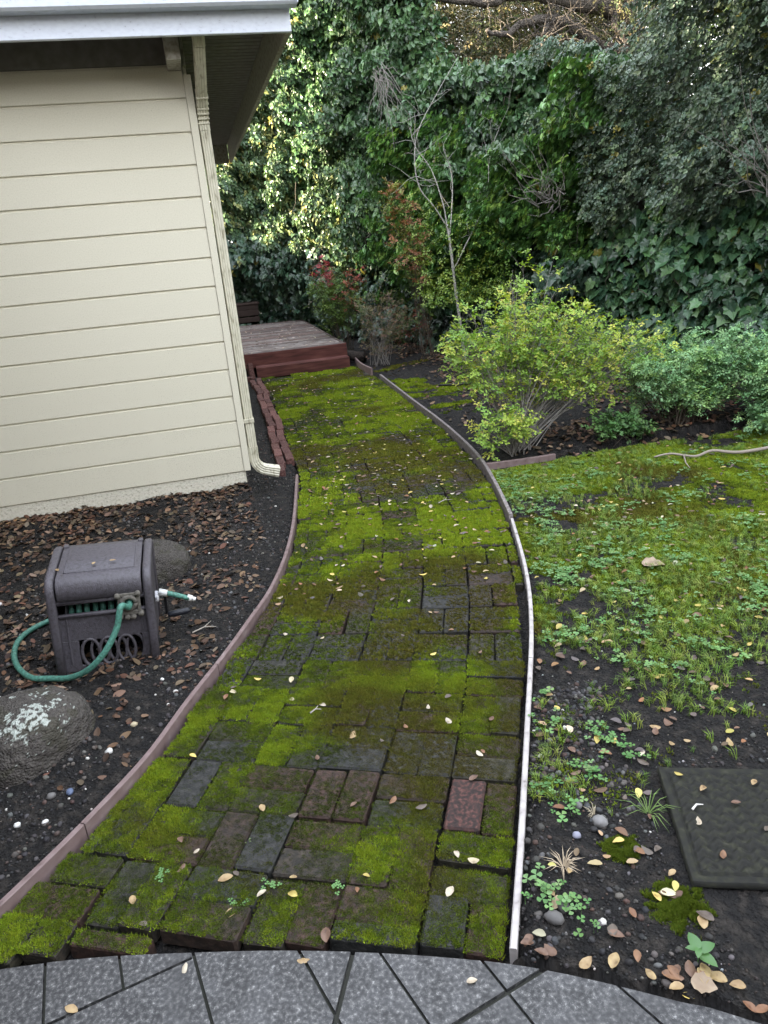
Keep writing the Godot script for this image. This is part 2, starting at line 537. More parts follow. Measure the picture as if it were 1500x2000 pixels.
# ================================================================ house
func build_house() -> void:
	var root := thing("house", "cream clapboard house with white eaves and a corner downspout", "house", HOUSE)
	var zf := HOUSE.z
	var specks := noise_img(1024, 0.09, 4, 41)
	var cream := lin(0.70, 0.665, 0.545)
	var paint := tri_map(mat(cream, 0.55, 0.4), ramp_tex(specks, [[0.0, Color(0.45, 0.44, 0.4)], [0.05, Color(0.70, 0.69, 0.65)], [0.12, Color(0.94, 0.94, 0.925)], [0.5, Color(0.975, 0.975, 0.965)], [1.0, Color(1, 1, 1)]]), Vector3.ONE * 1.1)
	relief(paint, noise_img(256, 0.12, 3, 42), 0.015)
	# the lowest boards carry more splashed soil specks
	var splashed := []
	for k in 2:
		var a := [0.20, 0.145][k] as float
		splashed.append(tri_map(mat(cream, 0.6, 0.4), ramp_tex(noise_img(1024, 0.16, 4, 45), [[0.0, Color(0.36, 0.34, 0.29)], [a, Color(0.66, 0.64, 0.59)], [a + 0.05, Color(0.95, 0.95, 0.93)], [0.6, Color(0.975, 0.975, 0.965)], [1.0, Color(1, 1, 1)]]), Vector3.ONE * 1.1))
	paint.detail_enabled = false
	var white := tri_map(mat(lin(0.72, 0.77, 0.84), 0.5, 0.45), ramp_tex(noise_img(512, 0.05, 5, 43), [[0.0, Color(0.50, 0.48, 0.47)], [0.10, Color(0.80, 0.80, 0.82)], [0.2, Color(0.95, 0.95, 0.96)], [0.6, Color(0.98, 0.98, 0.99)], [1.0, Color.WHITE]]), Vector3(0.9, 1.6, 0.9))
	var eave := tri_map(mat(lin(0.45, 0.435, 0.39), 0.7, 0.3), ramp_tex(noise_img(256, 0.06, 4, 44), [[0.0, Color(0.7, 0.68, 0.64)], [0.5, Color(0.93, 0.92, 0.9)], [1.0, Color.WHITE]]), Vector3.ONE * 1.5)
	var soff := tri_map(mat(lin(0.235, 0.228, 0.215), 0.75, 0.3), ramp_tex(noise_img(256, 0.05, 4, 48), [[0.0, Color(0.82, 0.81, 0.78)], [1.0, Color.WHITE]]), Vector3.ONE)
	# front boards: a flat face with a rebate along the top that the next board laps over
	var lines := [0.15, 0.324, 0.490, 0.651, 0.821, 0.994, 1.158, 1.326, 1.491, 1.660, 1.829, 1.998, 2.168, 2.338, 2.504]
	for i in lines.size() - 1:
		var y0: float = lines[i]
		var y1: float = lines[i + 1]
		var st := ST()
		var prof := [Vector2(0.0, y0), Vector2(0.015, y0), Vector2(0.0175, y0 + 0.003), Vector2(0.0165, y1 - 0.013), Vector2(0.007, y1 - 0.0085), Vector2(0.0065, y1 - 0.001), Vector2(0.0, y1 - 0.001)]
		var ends := [Transform3D(Basis(Vector3(0, 0, 1), Vector3.UP, Vector3(-1, 0, 0)), Vector3(-9.0, 0, zf)), Transform3D(Basis(Vector3(0, 0, 1), Vector3.UP, Vector3(-1, 0, 0)), Vector3(0.1265, 0, zf))]
		sweep(st, ends, prof)
		part_world("siding_board", st, splashed[0] if i < 2 else (splashed[1] if i < 5 else paint), root)
		var sd := ST()           # the same boards round the corner on the path side
		var e2 := [Transform3D(Basis(Vector3(1, 0, 0), Vector3.UP, Vector3(0, 0, 1)), Vector3(0.135, 0, -4.885)), Transform3D(Basis(Vector3(1, 0, 0), Vector3.UP, Vector3(0, 0, 1)), Vector3(0.135, 0, -9.72))]
		sweep(sd, e2, prof)
		part_world("siding_board", sd, paint, root)
	var b := ST(); cbox(b, Vector3(0.149, 1.30, zf + 0.012), Vector3(0.042, 2.30, 0.026), 0.002); cbox(b, Vector3(0.1455, 1.30, zf - 0.022), Vector3(0.028, 2.30, 0.038), 0.002)
	part_world("corner_board", b, paint, root)
	var c := ST(); cbox(c, Vector3(-4.44, 2.625, zf + 0.006), Vector3(9.16, 0.24, 0.018), 0.002)
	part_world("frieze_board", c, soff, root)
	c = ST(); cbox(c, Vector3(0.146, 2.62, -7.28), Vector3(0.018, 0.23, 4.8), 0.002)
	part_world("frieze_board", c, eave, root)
	c = ST(); cbox(c, Vector3(-4.45, 1.38, -7.28), Vector3(9.16, 2.6, 4.84), 0.001)
	part_world("wall_core", c, eave, root)
	# concrete footing with a rough coat
	c = ST(); cbox(c, Vector3(-4.44, 0.012, -7.28), Vector3(9.15, 0.272, 4.885), 0.006)
	var stucco := tri_map(mat(lin(0.70, 0.67, 0.57), 0.95, 0.2), ramp_tex(noise_img(512, 0.09, 4, 46), [[0.0, Color(0.45, 0.43, 0.38)], [0.14, Color(0.75, 0.74, 0.70)], [0.32, Color(0.93, 0.93, 0.91)], [1.0, Color.WHITE]]), Vector3.ONE * 1.1)
	relief(stucco, noise_img(512, 0.16, 4, 47), 0.35)
	part_world("footing", c, stucco, root)
	# eaves
	c = ST(); cbox(c, Vector3(-4.155, 2.593, -4.415), Vector3(9.70, 0.108, 0.030), 0.003)
	part_world("fascia_board", c, white, root)
	var g := ST()
	var gp := [Vector2(0.0, 0.0), Vector2(0.075, 0.0), Vector2(0.088, 0.012), Vector2(0.092, 0.055), Vector2(0.115, 0.095), Vector2(0.118, 0.13), Vector2(0.108, 0.13), Vector2(0.105, 0.10), Vector2(0.082, 0.06), Vector2(0.078, 0.018), Vector2(0.010, 0.010), Vector2(0.006, 0.13), Vector2(0.0, 0.13)]
	for seg in [[-9.0, -1.9], [-1.897, 0.724]]:
		g = ST()
		sweep(g, [Transform3D(Basis(Vector3(0, 0, 1), Vector3.UP, Vector3(-1, 0, 0)), Vector3(seg[0], 2.640, -4.398)), Transform3D(Basis(Vector3(0, 0, 1), Vector3.UP, Vector3(-1, 0, 0)), Vector3(seg[1], 2.640, -4.398))], gp)
		if seg[1] > 0: cbox(g, Vector3(0.7255, 2.70, -4.343), Vector3(0.004, 0.12, 0.10), 0.001)
		part_world("gutter", g, white, root)
	c = ST(); cbox(c, Vector3(0.682, 2.650, -7.31), Vector3(0.030, 0.222, 5.76), 0.003)
	part_world("side_fascia_board", c, eave, root)
	c = ST(); cbox(c, Vector3(0.40, 2.650, -10.205), Vector3(0.53, 0.222, 0.030), 0.003)
	part_world("end_fascia_board", c, eave, root)
	var z := -4.47
	while z > -10.18:
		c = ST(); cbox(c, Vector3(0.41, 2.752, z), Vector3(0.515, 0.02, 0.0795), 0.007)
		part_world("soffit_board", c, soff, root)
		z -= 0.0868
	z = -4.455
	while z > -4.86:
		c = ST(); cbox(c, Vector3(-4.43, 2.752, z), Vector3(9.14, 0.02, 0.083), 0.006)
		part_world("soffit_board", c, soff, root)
		z -= 0.0868
	for x in [0.088, -1.32, -2.73, -4.14, -5.55]:
		c = ST(); cbox(c, Vector3(x, 2.605, -4.70), Vector3(0.076, 0.27, 0.26), 0.004)
		part_world("rafter_tail", c, eave, root)
	# hipped roof of dark shingles
	var A := Vector3(0.715, 2.775, -4.31)
	var B := Vector3(0.715, 2.775, -10.235)
	var R := Vector3(-2.25, 3.86, -7.27)
	var R2 := Vector3(-9.2, 3.86, -7.27)
	var A2 := Vector3(-9.2, 2.775, -4.31)
	var B2 := Vector3(-9.2, 2.775, -10.235)
	c = ST()
	tri(c, A, B, R); quad(c, A2, A, R, R2); quad(c, B, B2, R2, R)
	var dn := Vector3(0, -0.012, 0)
	quad(c, A + dn, A2 + dn, B2 + dn, B + dn); quad(c, A, A + dn, B + dn, B); quad(c, A2, A2 + dn, A + dn, A); quad(c, B, B + dn, B2 + dn, B2); quad(c, A2, R2, B2, B2 + dn)
	part_world("roof", c, tri_map(mat(Color.WHITE, 0.9, 0.3), ramp_tex(noise_img(256, 0.08, 4, 49), [[0.0, lin(0.05, 0.045, 0.04)], [1.0, lin(0.16, 0.14, 0.12)]]), Vector3.ONE * 1.3), root)
	# downspout
	var ds := Node3D.new()
	ds.name = "downspout"
	root.add_child(ds)
	ds.set_meta("label", "cream ribbed downspout with a kicked-out elbow")
	var pipe_m := tri_map(mat(lin(0.64, 0.61, 0.49), 0.45, 0.5), ramp_tex(noise_img(256, 0.07, 4, 50), [[0.0, Color(0.62, 0.6, 0.55)], [0.3, Color(0.92, 0.92, 0.9)], [1.0, Color.WHITE]]), Vector3(1.5, 0.6, 1.5))
	var ribs := []
	var rib := func(w: float, d: float) -> Array:      # ribbed rectangle, w across, d deep
		var out := []
		for side in 4:
			var n := 4
			for k in n * 2:
				var t := (k + 0.5) / (n * 2.0) * 2.0 - 1.0
				var o := 0.0018 if k % 2 == 0 else -0.0018
				var p := Vector2(t * w * 0.5, d * 0.5 + o)
				if side == 1: p = Vector2(w * 0.5 + o, -t * d * 0.5)
				elif side == 2: p = Vector2(-t * w * 0.5, -d * 0.5 - o)
				elif side == 3: p = Vector2(-w * 0.5 - o, t * d * 0.5)
				out.append(p)
		return out
	ribs = rib.call(0.058, 0.074)
	var px := 0.204
	var pz := -4.868
	var down := func(pts: Array, prof: Array, nm: String) -> void:
		var fr := []
		for i in pts.size():
			var t: Vector3 = (pts[mini(i + 1, pts.size() - 1)] - pts[maxi(i - 1, 0)])
			t = t.normalized()
			var right := Vector3.BACK if absf(t.x) > 0.2 else Vector3.RIGHT
			var u: Vector3 = t.cross(right).normalized()
			if absf(t.x) > 0.2: u = t.cross(Vector3.BACK).normalized()
			fr.append(Transform3D(Basis(u.cross(t) if absf(t.x) <= 0.2 else u, u if absf(t.x) <= 0.2 else Vector3.BACK, t), pts[i]))
		var s := ST()
		sweep(s, fr, prof)
		var o := obj(nm, s, pipe_m, ds)
		o.position = -HOUSE
	var small := []
	for p in ribs: small.append(p * 0.94)
	down.call([Vector3(px, 2.235, pz), Vector3(px, 0.27, pz)], small, "pipe")
	# upper run: from the gutter back to the wall
	down.call([Vector3(0.228, 2.66, -4.470), Vector3(0.228, 2.60, -4.480), Vector3(0.226, 2.53, -4.53)], ribs, "elbow")
	down.call([Vector3(0.226, 2.535, -4.525), Vector3(0.212, 2.33, -4.80)], small, "pipe")
	down.call([Vector3(0.213, 2.345, -4.785), Vector3(0.209, 2.30, -4.828), Vector3(0.206, 2.26, -4.855), Vector3(px, 2.22, pz), Vector3(px, 2.17, pz)], ribs, "elbow")
	# foot: ribbed elbow thrown out over the bed
	var foot := []
	for k in 9:
		var an := k / 8.0 * deg_to_rad(72)
		foot.append(Vector3(px + 0.095 * (1.0 - cos(an)), 0.285 - 0.125 - 0.095 * sin(an) + 0.06, pz))
	var q: Vector3 = foot[8]
	foot.insert(0, Vector3(px, 0.30, pz))
	foot.append(q + Vector3(0.085, -0.027, 0))
	var s2 := ST()
	var fr2 := []
	for i in foot.size():
		var t: Vector3 = (foot[mini(i + 1, foot.size() - 1)] - foot[maxi(i - 1, 0)]).normalized()
		var u := Vector3(-t.y, t.x, 0) 
		var sc := 1.0 + (0.05 if i % 2 == 0 and i < 9 else 0.0) + (0.10 if i == foot.size() - 1 else 0.0)
		fr2.append(Transform3D(Basis(-u * sc, Vector3.BACK * sc, t), foot[i]))
	sweep(s2, fr2, ribs)
	obj("foot_elbow", s2, pipe_m, ds).position = -HOUSE
	for k in 6:
		var t := k / 5.0
		var rb := ST(); cbox(rb, Vector3(lerpf(0.213, px, t), lerpf(2.345, 2.205, t), lerpf(-4.785, pz, sqrt(t))), Vector3(0.066, 0.010, 0.084), 0.002, Basis(Vector3.RIGHT, lerpf(0.75, 0.0, t)))
		obj("elbow_rib", rb, pipe_m, ds).position = -HOUSE
	var band := ST(); cbox(band, Vector3(px, 0.475, pz), Vector3(0.068, 0.028, 0.084), 0.003)
	obj("strap", band, pipe_m, ds).position = -HOUSE
	# unseen wing left of the patio, placed to keep the garden in shade
	var fw := thing("unseen_shade_block", "unseen brown wing left of the patio, placed to shade the garden", "house", Vector3(-4.2, 0, -0.6), 0.0, "unseen blocks that shade the garden")
	c = ST(); cbox(c, Vector3(0.1, 1.45, 0), Vector3(5.1, 2.9, 7.4), 0.01)
	obj("wall", c, mat(lin(0.13, 0.105, 0.08), 0.85, 0.3), fw)
	c = ST()
	for s in [-1, 1]:
		quad(c, Vector3(s * 2.75, 2.75, -3.72), Vector3(s * 2.75, 2.75, 4.1), Vector3(0, 5.3, 4.1), Vector3(0, 5.3, -3.72))
	tri(c, Vector3(-2.75, 2.75, 4.1), Vector3(2.75, 2.75, 4.1), Vector3(0, 5.3, 4.1)); tri(c, Vector3(-2.75, 2.75, -3.72), Vector3(2.75, 2.75, -3.72), Vector3(0, 5.3, -3.72))
	obj("roof", c, mat(lin(0.09, 0.08, 0.07), 0.9, 0.3), fw)
	# unseen block behind the patio, placed to hide the low sky from the wall
	var nb := thing("unseen_shade_block", "unseen brown block behind the patio, placed to hide the low sky", "house", Vector3(1.0, 0, 5.4), 0.0, "unseen blocks that shade the garden")
	c = ST(); cbox(c, Vector3(0, 1.7, 0), Vector3(15.0, 3.4, 4.0), 0.01)
	obj("wall", c, mat(lin(0.13, 0.105, 0.08), 0.85, 0.3), nb)
	c = ST()
	quad(c, Vector3(-7.9, 3.3, -2.5), Vector3(7.9, 3.3, -2.5), Vector3(7.9, 4.7, 0), Vector3(-7.9, 4.7, 0)); quad(c, Vector3(-7.9, 3.3, 2.5), Vector3(7.9, 3.3, 2.5), Vector3(7.9, 4.7, 0), Vector3(-7.9, 4.7, 0))
	obj("roof", c, mat(lin(0.09, 0.08, 0.07), 0.9, 0.3), nb)
	# unseen rear wing, placed to keep the sun off the lower hedge
	var wing := thing("unseen_shade_block", "unseen rear wing left of the deck, placed to shade the lower hedge", "house", Vector3(-6.6, 0, -13.4), 0.0, "unseen blocks that shade the garden")
	c = ST(); cbox(c, Vector3(0, 2.0, 0), Vector3(4.0, 4.0, 6.3), 0.01)
	obj("wall", c, paint, wing)
	c = ST()
	for s in [-1, 1]:
		quad(c, Vector3(s * 2.4, 3.9, -3.4), Vector3(s * 2.4, 3.9, 3.4), Vector3(0, 5.3, 3.4), Vector3(0, 5.3, -3.4))
	tri(c, Vector3(-2.4, 3.9, 3.4), Vector3(2.4, 3.9, 3.4), Vector3(0, 5.3, 3.4)); tri(c, Vector3(-2.4, 3.9, -3.4), Vector3(2.4, 3.9, -3.4), Vector3(0, 5.3, -3.4))
	obj("roof", c, mat(lin(0.09, 0.08, 0.07), 0.9, 0.3), wing)

# ================================================================ deck, step
func build_deck() -> void:
	var red := tri_map(mat(Color.WHITE, 0.7, 0.35), ramp_tex(noise_img(256, 0.03, 5, 61), [[0.0, lin(0.045, 0.016, 0.013)], [0.5, lin(0.095, 0.033, 0.027)], [1.0, lin(0.15, 0.062, 0.050)]]), Vector3(0.35, 2.4, 0.8))
	red.uv1_triplanar = true
	var worn := []
	for k in 4:
		var t := ramp_tex(noise_img(256, 0.035, 5, 62 + k), [[0.0, lin(0.045, 0.030, 0.026)], [0.30, lin(0.095, 0.070, 0.060)], [0.48 + 0.05 * k, lin(0.17, 0.148, 0.136)], [1.0, lin(0.40, 0.38, 0.365)]])
		worn.append(tri_map(mat([Color(1, 0.98, 0.97), Color(0.88, 0.80, 0.78), Color(1, 1, 1), Color(0.80, 0.77, 0.77)][k], 0.65, 0.4), t, Vector3(0.5, 3.0, 3.0)))
	var root := thing("deck", "low weathered red-brown wooden deck beyond the house corner", "deck", Vector3(0.6, 0, -11.7))
	var z := -9.79
	var k := 0
	while z > -13.75:
		var st := ST()
		cbox(st, Vector3(-0.725, 0.27 + rng.randf_range(-0.0015, 0.0015), z), Vector3(4.95, 0.030, 0.1285), 0.005)
		part_world("plank", st, worn[rng.randi() % 4], root)
		z -= 0.1385
		k += 1
	var st := ST(); cbox(st, Vector3(-0.70, 0.195, -9.735), Vector3(5.0, 0.178, 0.030), 0.005)
	part_world("front_board", st, red, root)
	st = ST(); cbox(st, Vector3(1.770, 0.195, -11.77), Vector3(0.034, 0.186, 4.03), 0.005)
	part_world("side_board", st, tri_map(mat(lin(0.40, 0.34, 0.30), 0.7), worn[1].albedo_texture, Vector3(0.6, 2, 0.6)), root)
	st = ST(); cbox(st, Vector3(-0.6, 0.06, -11.7), Vector3(4.5, 0.16, 3.7), 0.01)
	part_world("joists", st, mat(lin(0.03, 0.022, 0.018), 0.95, 0.2), root)
	var step := thing("deck_step", "red-brown wooden step in front of the deck", "step", Vector3(1.19, 0, -9.62))
	st = ST(); cbox(st, Vector3(1.19, 0.060, -9.552), Vector3(1.196, 0.136, 0.030), 0.004)
	part_world("riser", st, red, step)
	st = ST(); cbox(st, Vector3(1.19, 0.120, -9.645), Vector3(1.19, 0.030, 0.152), 0.004)
	part_world("tread", st, red, step)
	for s in [-1, 1]:
		st = ST(); cbox(st, Vector3(1.19 + s * 0.578, 0.05, -9.643), Vector3(0.03, 0.104, 0.148), 0.003)
		part_world("side_panel", st, red, step)
	var bench := thing("planter_bench", "dark low wooden bench at the back of the deck", "bench", Vector3(0.2, 0.285, -13.9))
	for p in [[0.08, 0.06], [0.20, 0.08], [0.30, 0.06]]:
		st = ST(); cbox(st, Vector3(0, p[0], 0.0), Vector3(1.7, p[1] + 0.03, 0.035), 0.005)
		obj("board", st, mat(lin(0.035, 0.024, 0.020), 0.8, 0.3), bench)
	st = ST(); cbox(st, Vector3(0, 0.355, -0.16), Vector3(1.75, 0.035, 0.40), 0.006)
	obj("seat", st, mat(lin(0.05, 0.035, 0.03), 0.8, 0.3), bench)
	for s in [-0.8, 0.8]:
		st = ST(); cbox(st, Vector3(s, 0.165, -0.2), Vector3(0.07, 0.335, 0.07), 0.004)
		obj("leg", st, mat(lin(0.035, 0.024, 0.020), 0.8, 0.3), bench)
	var lg := ST(true)
	tube(lg, [Vector3(1.84, 0.10, -9.90), Vector3(1.93, 0.085, -9.80), Vector3(2.03, 0.075, -9.72)], [0.07, 0.068, 0.066], 12)
	tag(obj("log", lg, tri_map(mat(Color.WHITE, 0.9, 0.3), ramp_tex(noise_img(256, 0.05, 4, 66), [[0.0, lin(0.012, 0.010, 0.009)], [1.0, lin(0.075, 0.06, 0.05)]]), Vector3.ONE * 3.0)), "dark weathered log end lying beside the deck corner", "log")

# ================================================================ brick path
var brick_list := []       # [transform, half length, half width, mossiness] for the moss

func centre(s: float) -> Array:      # point and direction of the path's middle line at distance s from the patio
	return [_c_pts(s), _c_pts(s + 0.02)]

var _cl := PackedVector2Array()
var _cs := PackedFloat32Array()

func _c_pts(s: float) -> Vector2:
	if _cl.is_empty():
		# Sample both edges across the path's own direction; a gentle arc that straightens towards the deck.
		var src := [Vector2(-0.22, -1.02), Vector2(-0.02, -1.42), Vector2(0.18, -1.82), Vector2(0.42, -2.34), Vector2(0.66, -2.97), Vector2(0.86, -3.65), Vector2(1.00, -4.40), Vector2(1.10, -5.30), Vector2(1.18, -6.60), Vector2(1.26, -8.40), Vector2(1.33, -10.2)]
		for i in src.size() - 1:
			var p0: Vector2 = src[maxi(i - 1, 0)]
			var p3: Vector2 = src[mini(i + 2, src.size() - 1)]
			for k in 12: _cl.append((src[i] as Vector2).cubic_interpolate(src[i + 1], p0, p3, k / 12.0))
		var d := 0.0
		_cs.append(0.0)
		for i in range(1, _cl.size()):
			d += _cl[i].distance_to(_cl[i - 1])
			_cs.append(d)
	var j := 1
	while j < _cs.size() - 1 and _cs[j] < s: j += 1
	return _cl[j - 1].lerp(_cl[j], (s - _cs[j - 1]) / maxf(_cs[j] - _cs[j - 1], 1e-5))

func build_path() -> void:
	var root := Node3D.new()
	root.name = "path"
	add_child(root)
	structure(root)
	root.set_meta("label", "curving path of moss-covered bricks laid in basket weave")
	# brick materials: dark damp red, brown, sooty
	var mats := []
	var tones := [[0.034, 0.021, 0.015], [0.030, 0.023, 0.016], [0.026, 0.024, 0.019], [0.025, 0.024, 0.022], [0.042, 0.022, 0.016], [0.030, 0.026, 0.016]]
	for i in tones.size():
		var c: Array = tones[i]
		var img := noise_img(256, 0.05, 5, 80 + i)
		var m := tri_map(mat(Color.WHITE, 0.75, 0.45), ramp_tex(img, [[0.0, lin(c[0] * 0.3, c[1] * 0.35, c[2] * 0.35)], [0.45, lin(c[0] * 0.8, c[1] * 0.85, c[2] * 0.85)], [0.7, lin(c[0] * 1.2, c[1] * 1.2, c[2] * 1.2)], [1.0, lin(c[0] * 2.0, c[1] * 2.2, c[2] * 2.2)]]), Vector3.ONE * 2.6)
		relief(m, noise_img(256, 0.13, 4, 90 + i), 0.2)
		mats.append(m)
	var meshes := {}
	for k in 5:
		var st := ST()
		cbox(st, Vector3(0, -0.024, 0), Vector3(0.200, 0.048, 0.0965), 0.0055, Basis.IDENTITY, 0.0022)
		st.generate_normals()
		meshes[k] = st.commit()
	var U := 0.2075
	var all := []
	var bare := [Vector2(0.66, -4.42), Vector2(1.42, -5.7), Vector2(0.80, -5.25), Vector2(-0.23, -1.93), Vector2(-0.27, -2.35), Vector2(0.27, -1.28), Vector2(0.15, -2.75), Vector2(0.05, -2.5)]
	var red := [Vector2(0.508, -1.66), Vector2(0.86, -4.46), Vector2(0.30, -3.58)]
	for row in range(-2, 46):
		for col in range(-5, 6):
			var flat := (row + col) % 2 == 0        # two bricks lying across or two along the path
			for k in 2:
				var s := row * U + 0.33 + (U * (0.25 + 0.5 * k) if flat else U * 0.5)
				var t := col * U + 0.12 + (U * 0.5 if flat else U * (0.25 + 0.5 * k))
				if s < 0.0 or s > 9.0: continue
				var p := _c_pts(s)
				var q := _c_pts(s + 0.03)
				var dir := (q - p).normalized()
				var nrm := Vector2(-dir.y, dir.x)      # to the right-hand side
				var bend: float = (_c_pts(s + 0.15) - _c_pts(s + 0.12)).normalized().angle_to((_c_pts(s - 0.12 if s > 0.15 else 0.0) - _c_pts(s - 0.15 if s > 0.15 else -0.03)).normalized()) / 0.27
				var hl := 0.1018 if flat else 0.0500        # half sizes across (t) and along (s)
				var hs := 0.0500 if flat else 0.1018
				var mid := p + nrm * t
				# cut the bricks that meet the edging
				var lo := t - hl
				var hi := t + hl
				var a := p + nrm * lo
				var b := p + nrm * hi
				while a.x < xl(a.y) + 0.020 and lo < hi: lo += 0.004; a = p + nrm * lo
				while b.x > xr(b.y) - 0.022 and lo < hi: hi -= 0.004; b = p + nrm * hi
				if hi - lo < 0.035: continue
				var c := p + nrm * (lo + hi) * 0.5
				if c.y < -9.50: continue
				# the patio cuts the first row
				var s_lo := -hs
				var s_hi := hs
				var mnm := c + dir * s_lo
				var n2 := 0
				while n2 < 60 and (mnm.y > zp(mnm.x) - 0.028):
					s_lo += 0.004
					mnm = c + dir * s_lo
					n2 += 1
				if s_hi - s_lo < 0.035: continue
				var along := (s_lo + s_hi) * 0.5
				var cc := c + dir * along
				cc += Vector2(rng.randf_range(-1, 1), rng.randf_range(-1, 1)) * 0.0035
				var dist := Vector2(cc.x, cc.y).length()
				var yaw := atan2(-dir.y, -dir.x) 
				var size_t := (hi - lo) - rng.randf_range(0.000, 0.005)
				var size_s := (s_hi - s_lo) - rng.randf_range(0.000, 0.005)
				var loose := 1.0 + 1.6 * clampf((1.9 - dist) / 0.7, 0.0, 1.0)
				var bs := Basis(Vector3(nrm.x, 0, nrm.y), Vector3.UP, Vector3(-dir.x, 0, -dir.y))
				bs = Basis(Vector3.UP, rng.randf_range(-0.018, 0.018) * loose) * bs
				bs = bs * Basis(Vector3.RIGHT, rng.randf_range(-0.016, 0.016) * loose) * Basis(Vector3.BACK, rng.randf_range(-0.014, 0.014) * loose)
				var y := N1.get_noise_2d(cc.x * 2.5, cc.y * 2.5) * 0.010 + rng.randf_range(-0.0035, 0.0035) * loose - 0.001
				var xf := Transform3D(bs, Vector3(cc.x, y, cc.y))
				var kind := "moss"
				for v in bare:
					if cc.distance_to(v) < (0.075 if dist < 3.5 else 0.06): kind = "bare"
				for v in red:
					if cc.distance_to(v) < 0.055: kind = "red"
				all.append([dist, xf, size_t, size_s, flat, kind])
	all.sort_custom(func(a, b): return a[0] < b[0])
	var far := {}
	var redm := tri_map(mat(Color.WHITE, 0.8, 0.4), ramp_tex(noise_img(256, 0.07, 5, 99), [[0.0, lin(0.014, 0.011, 0.010)], [0.45, lin(0.034, 0.021, 0.019)], [0.65, lin(0.075, 0.032, 0.026)], [1.0, lin(0.14, 0.075, 0.065)]]), Vector3.ONE * 3.0)
	for i in all.size():
		var e: Array = all[i]
		var xf: Transform3D = e[1]
		var flat: bool = e[4]
		# the shared mesh is 0.200 long on x and 0.0965 on z
		var b := xf.basis
		var sx: float
		var sz: float
		if flat:
			sx = float(e[2]) / 0.200; sz = float(e[3]) / 0.0965
		else:
			b = b * Basis(Vector3.UP, PI / 2)
			sx = float(e[3]) / 0.200; sz = float(e[2]) / 0.0965
		var full := Transform3D(b * Basis.from_scale(Vector3(sx, 1, sz)), xf.origin)
		var mi: int = rng.randi() % 6
		if e[5] == "bare": mi = 3 if rng.randf() < 0.7 else 2
		var m: Material = mats[mi]
		if e[5] == "red": m = redm
		var cover := 1.0
		if e[5] == "bare": cover = 0.3
		if e[5] == "red": cover = 0.0
		brick_list.append([Transform3D(b, xf.origin), sx * 0.1, sz * 0.048, cover, e[0]])
		if i < 300:
			var o := inst("brick", meshes[rng.randi() % 5], m, root)
			o.transform = full
		else:
			if not far.has(mi): far[mi] = [ST(), m]
			(far[mi][0] as SurfaceTool).append_from(meshes[rng.randi() % 5], 0, full)
	var far_root := Node3D.new()
	far_root.name = "far_bricks"
	root.add_child(far_root)
	far_root.set_meta("kind", "stuff")
	for k in far:
		inst("brickwork", (far[k][0] as SurfaceTool).commit(), far[k][1], far_root).set_meta("kind", "stuff")
	print("bricks ", all.size())
	build_moss()

func moss_at(x: float, z: float) -> float:      # -1 bare .. 1 deep bright moss
	var v := N1.get_noise_2d(x * 1.6 + 40.0, z * 1.6) * 0.9 + N2.get_noise_2d(x * 5.5, z * 5.5 + 9.0) * 0.55 + N3.get_noise_2d(x * 16.0, z * 16.0) * 0.35
	return v

func spike_mesh(n: int, r: float, h: float, seed_: int) -> Mesh:
	var q := RandomNumberGenerator.new()
	q.seed = seed_
	var st := ST()
	for i in n:
		var a := q.randf() * TAU
		var d := r * sqrt(q.randf())
		var p := Vector3(cos(a) * d, -0.001, sin(a) * d)
		var lean := Vector3(q.randf_range(-0.6, 0.6) + cos(a) * 0.35, 1.0, q.randf_range(-0.6, 0.6) + sin(a) * 0.35) * h * q.randf_range(0.6, 1.1)
		var w := Vector3(-sin(a + 0.8), 0, cos(a + 0.8)) * r * 0.28
		tri(st, p - w, p + lean, p + w)
	st.generate_normals()
	return st.commit()

func moss_color(x: float, z: float, v: float) -> Color:
	var hue := N1.get_noise_2d(x * 1.1 - 70.0, z * 1.1 + 31.0) + N2.get_noise_2d(x * 3.3 + 3.0, z * 3.3) * 0.4
	var bright := Color(0.225, 0.300, 0.022)
	var mid := Color(0.105, 0.148, 0.014)
	var dark := Color(0.046, 0.060, 0.012)
	var brown := Color(0.090, 0.072, 0.020)
	var c := dark.lerp(mid, clampf((v + 0.36) / 0.52, 0, 1)).lerp(bright, clampf((v - 0.12) / 0.42, 0, 1))
	c = c.lerp(brown, clampf((-hue - 0.05) / 0.30, 0, 1) * 0.75)
	return vary(c, 0.28)

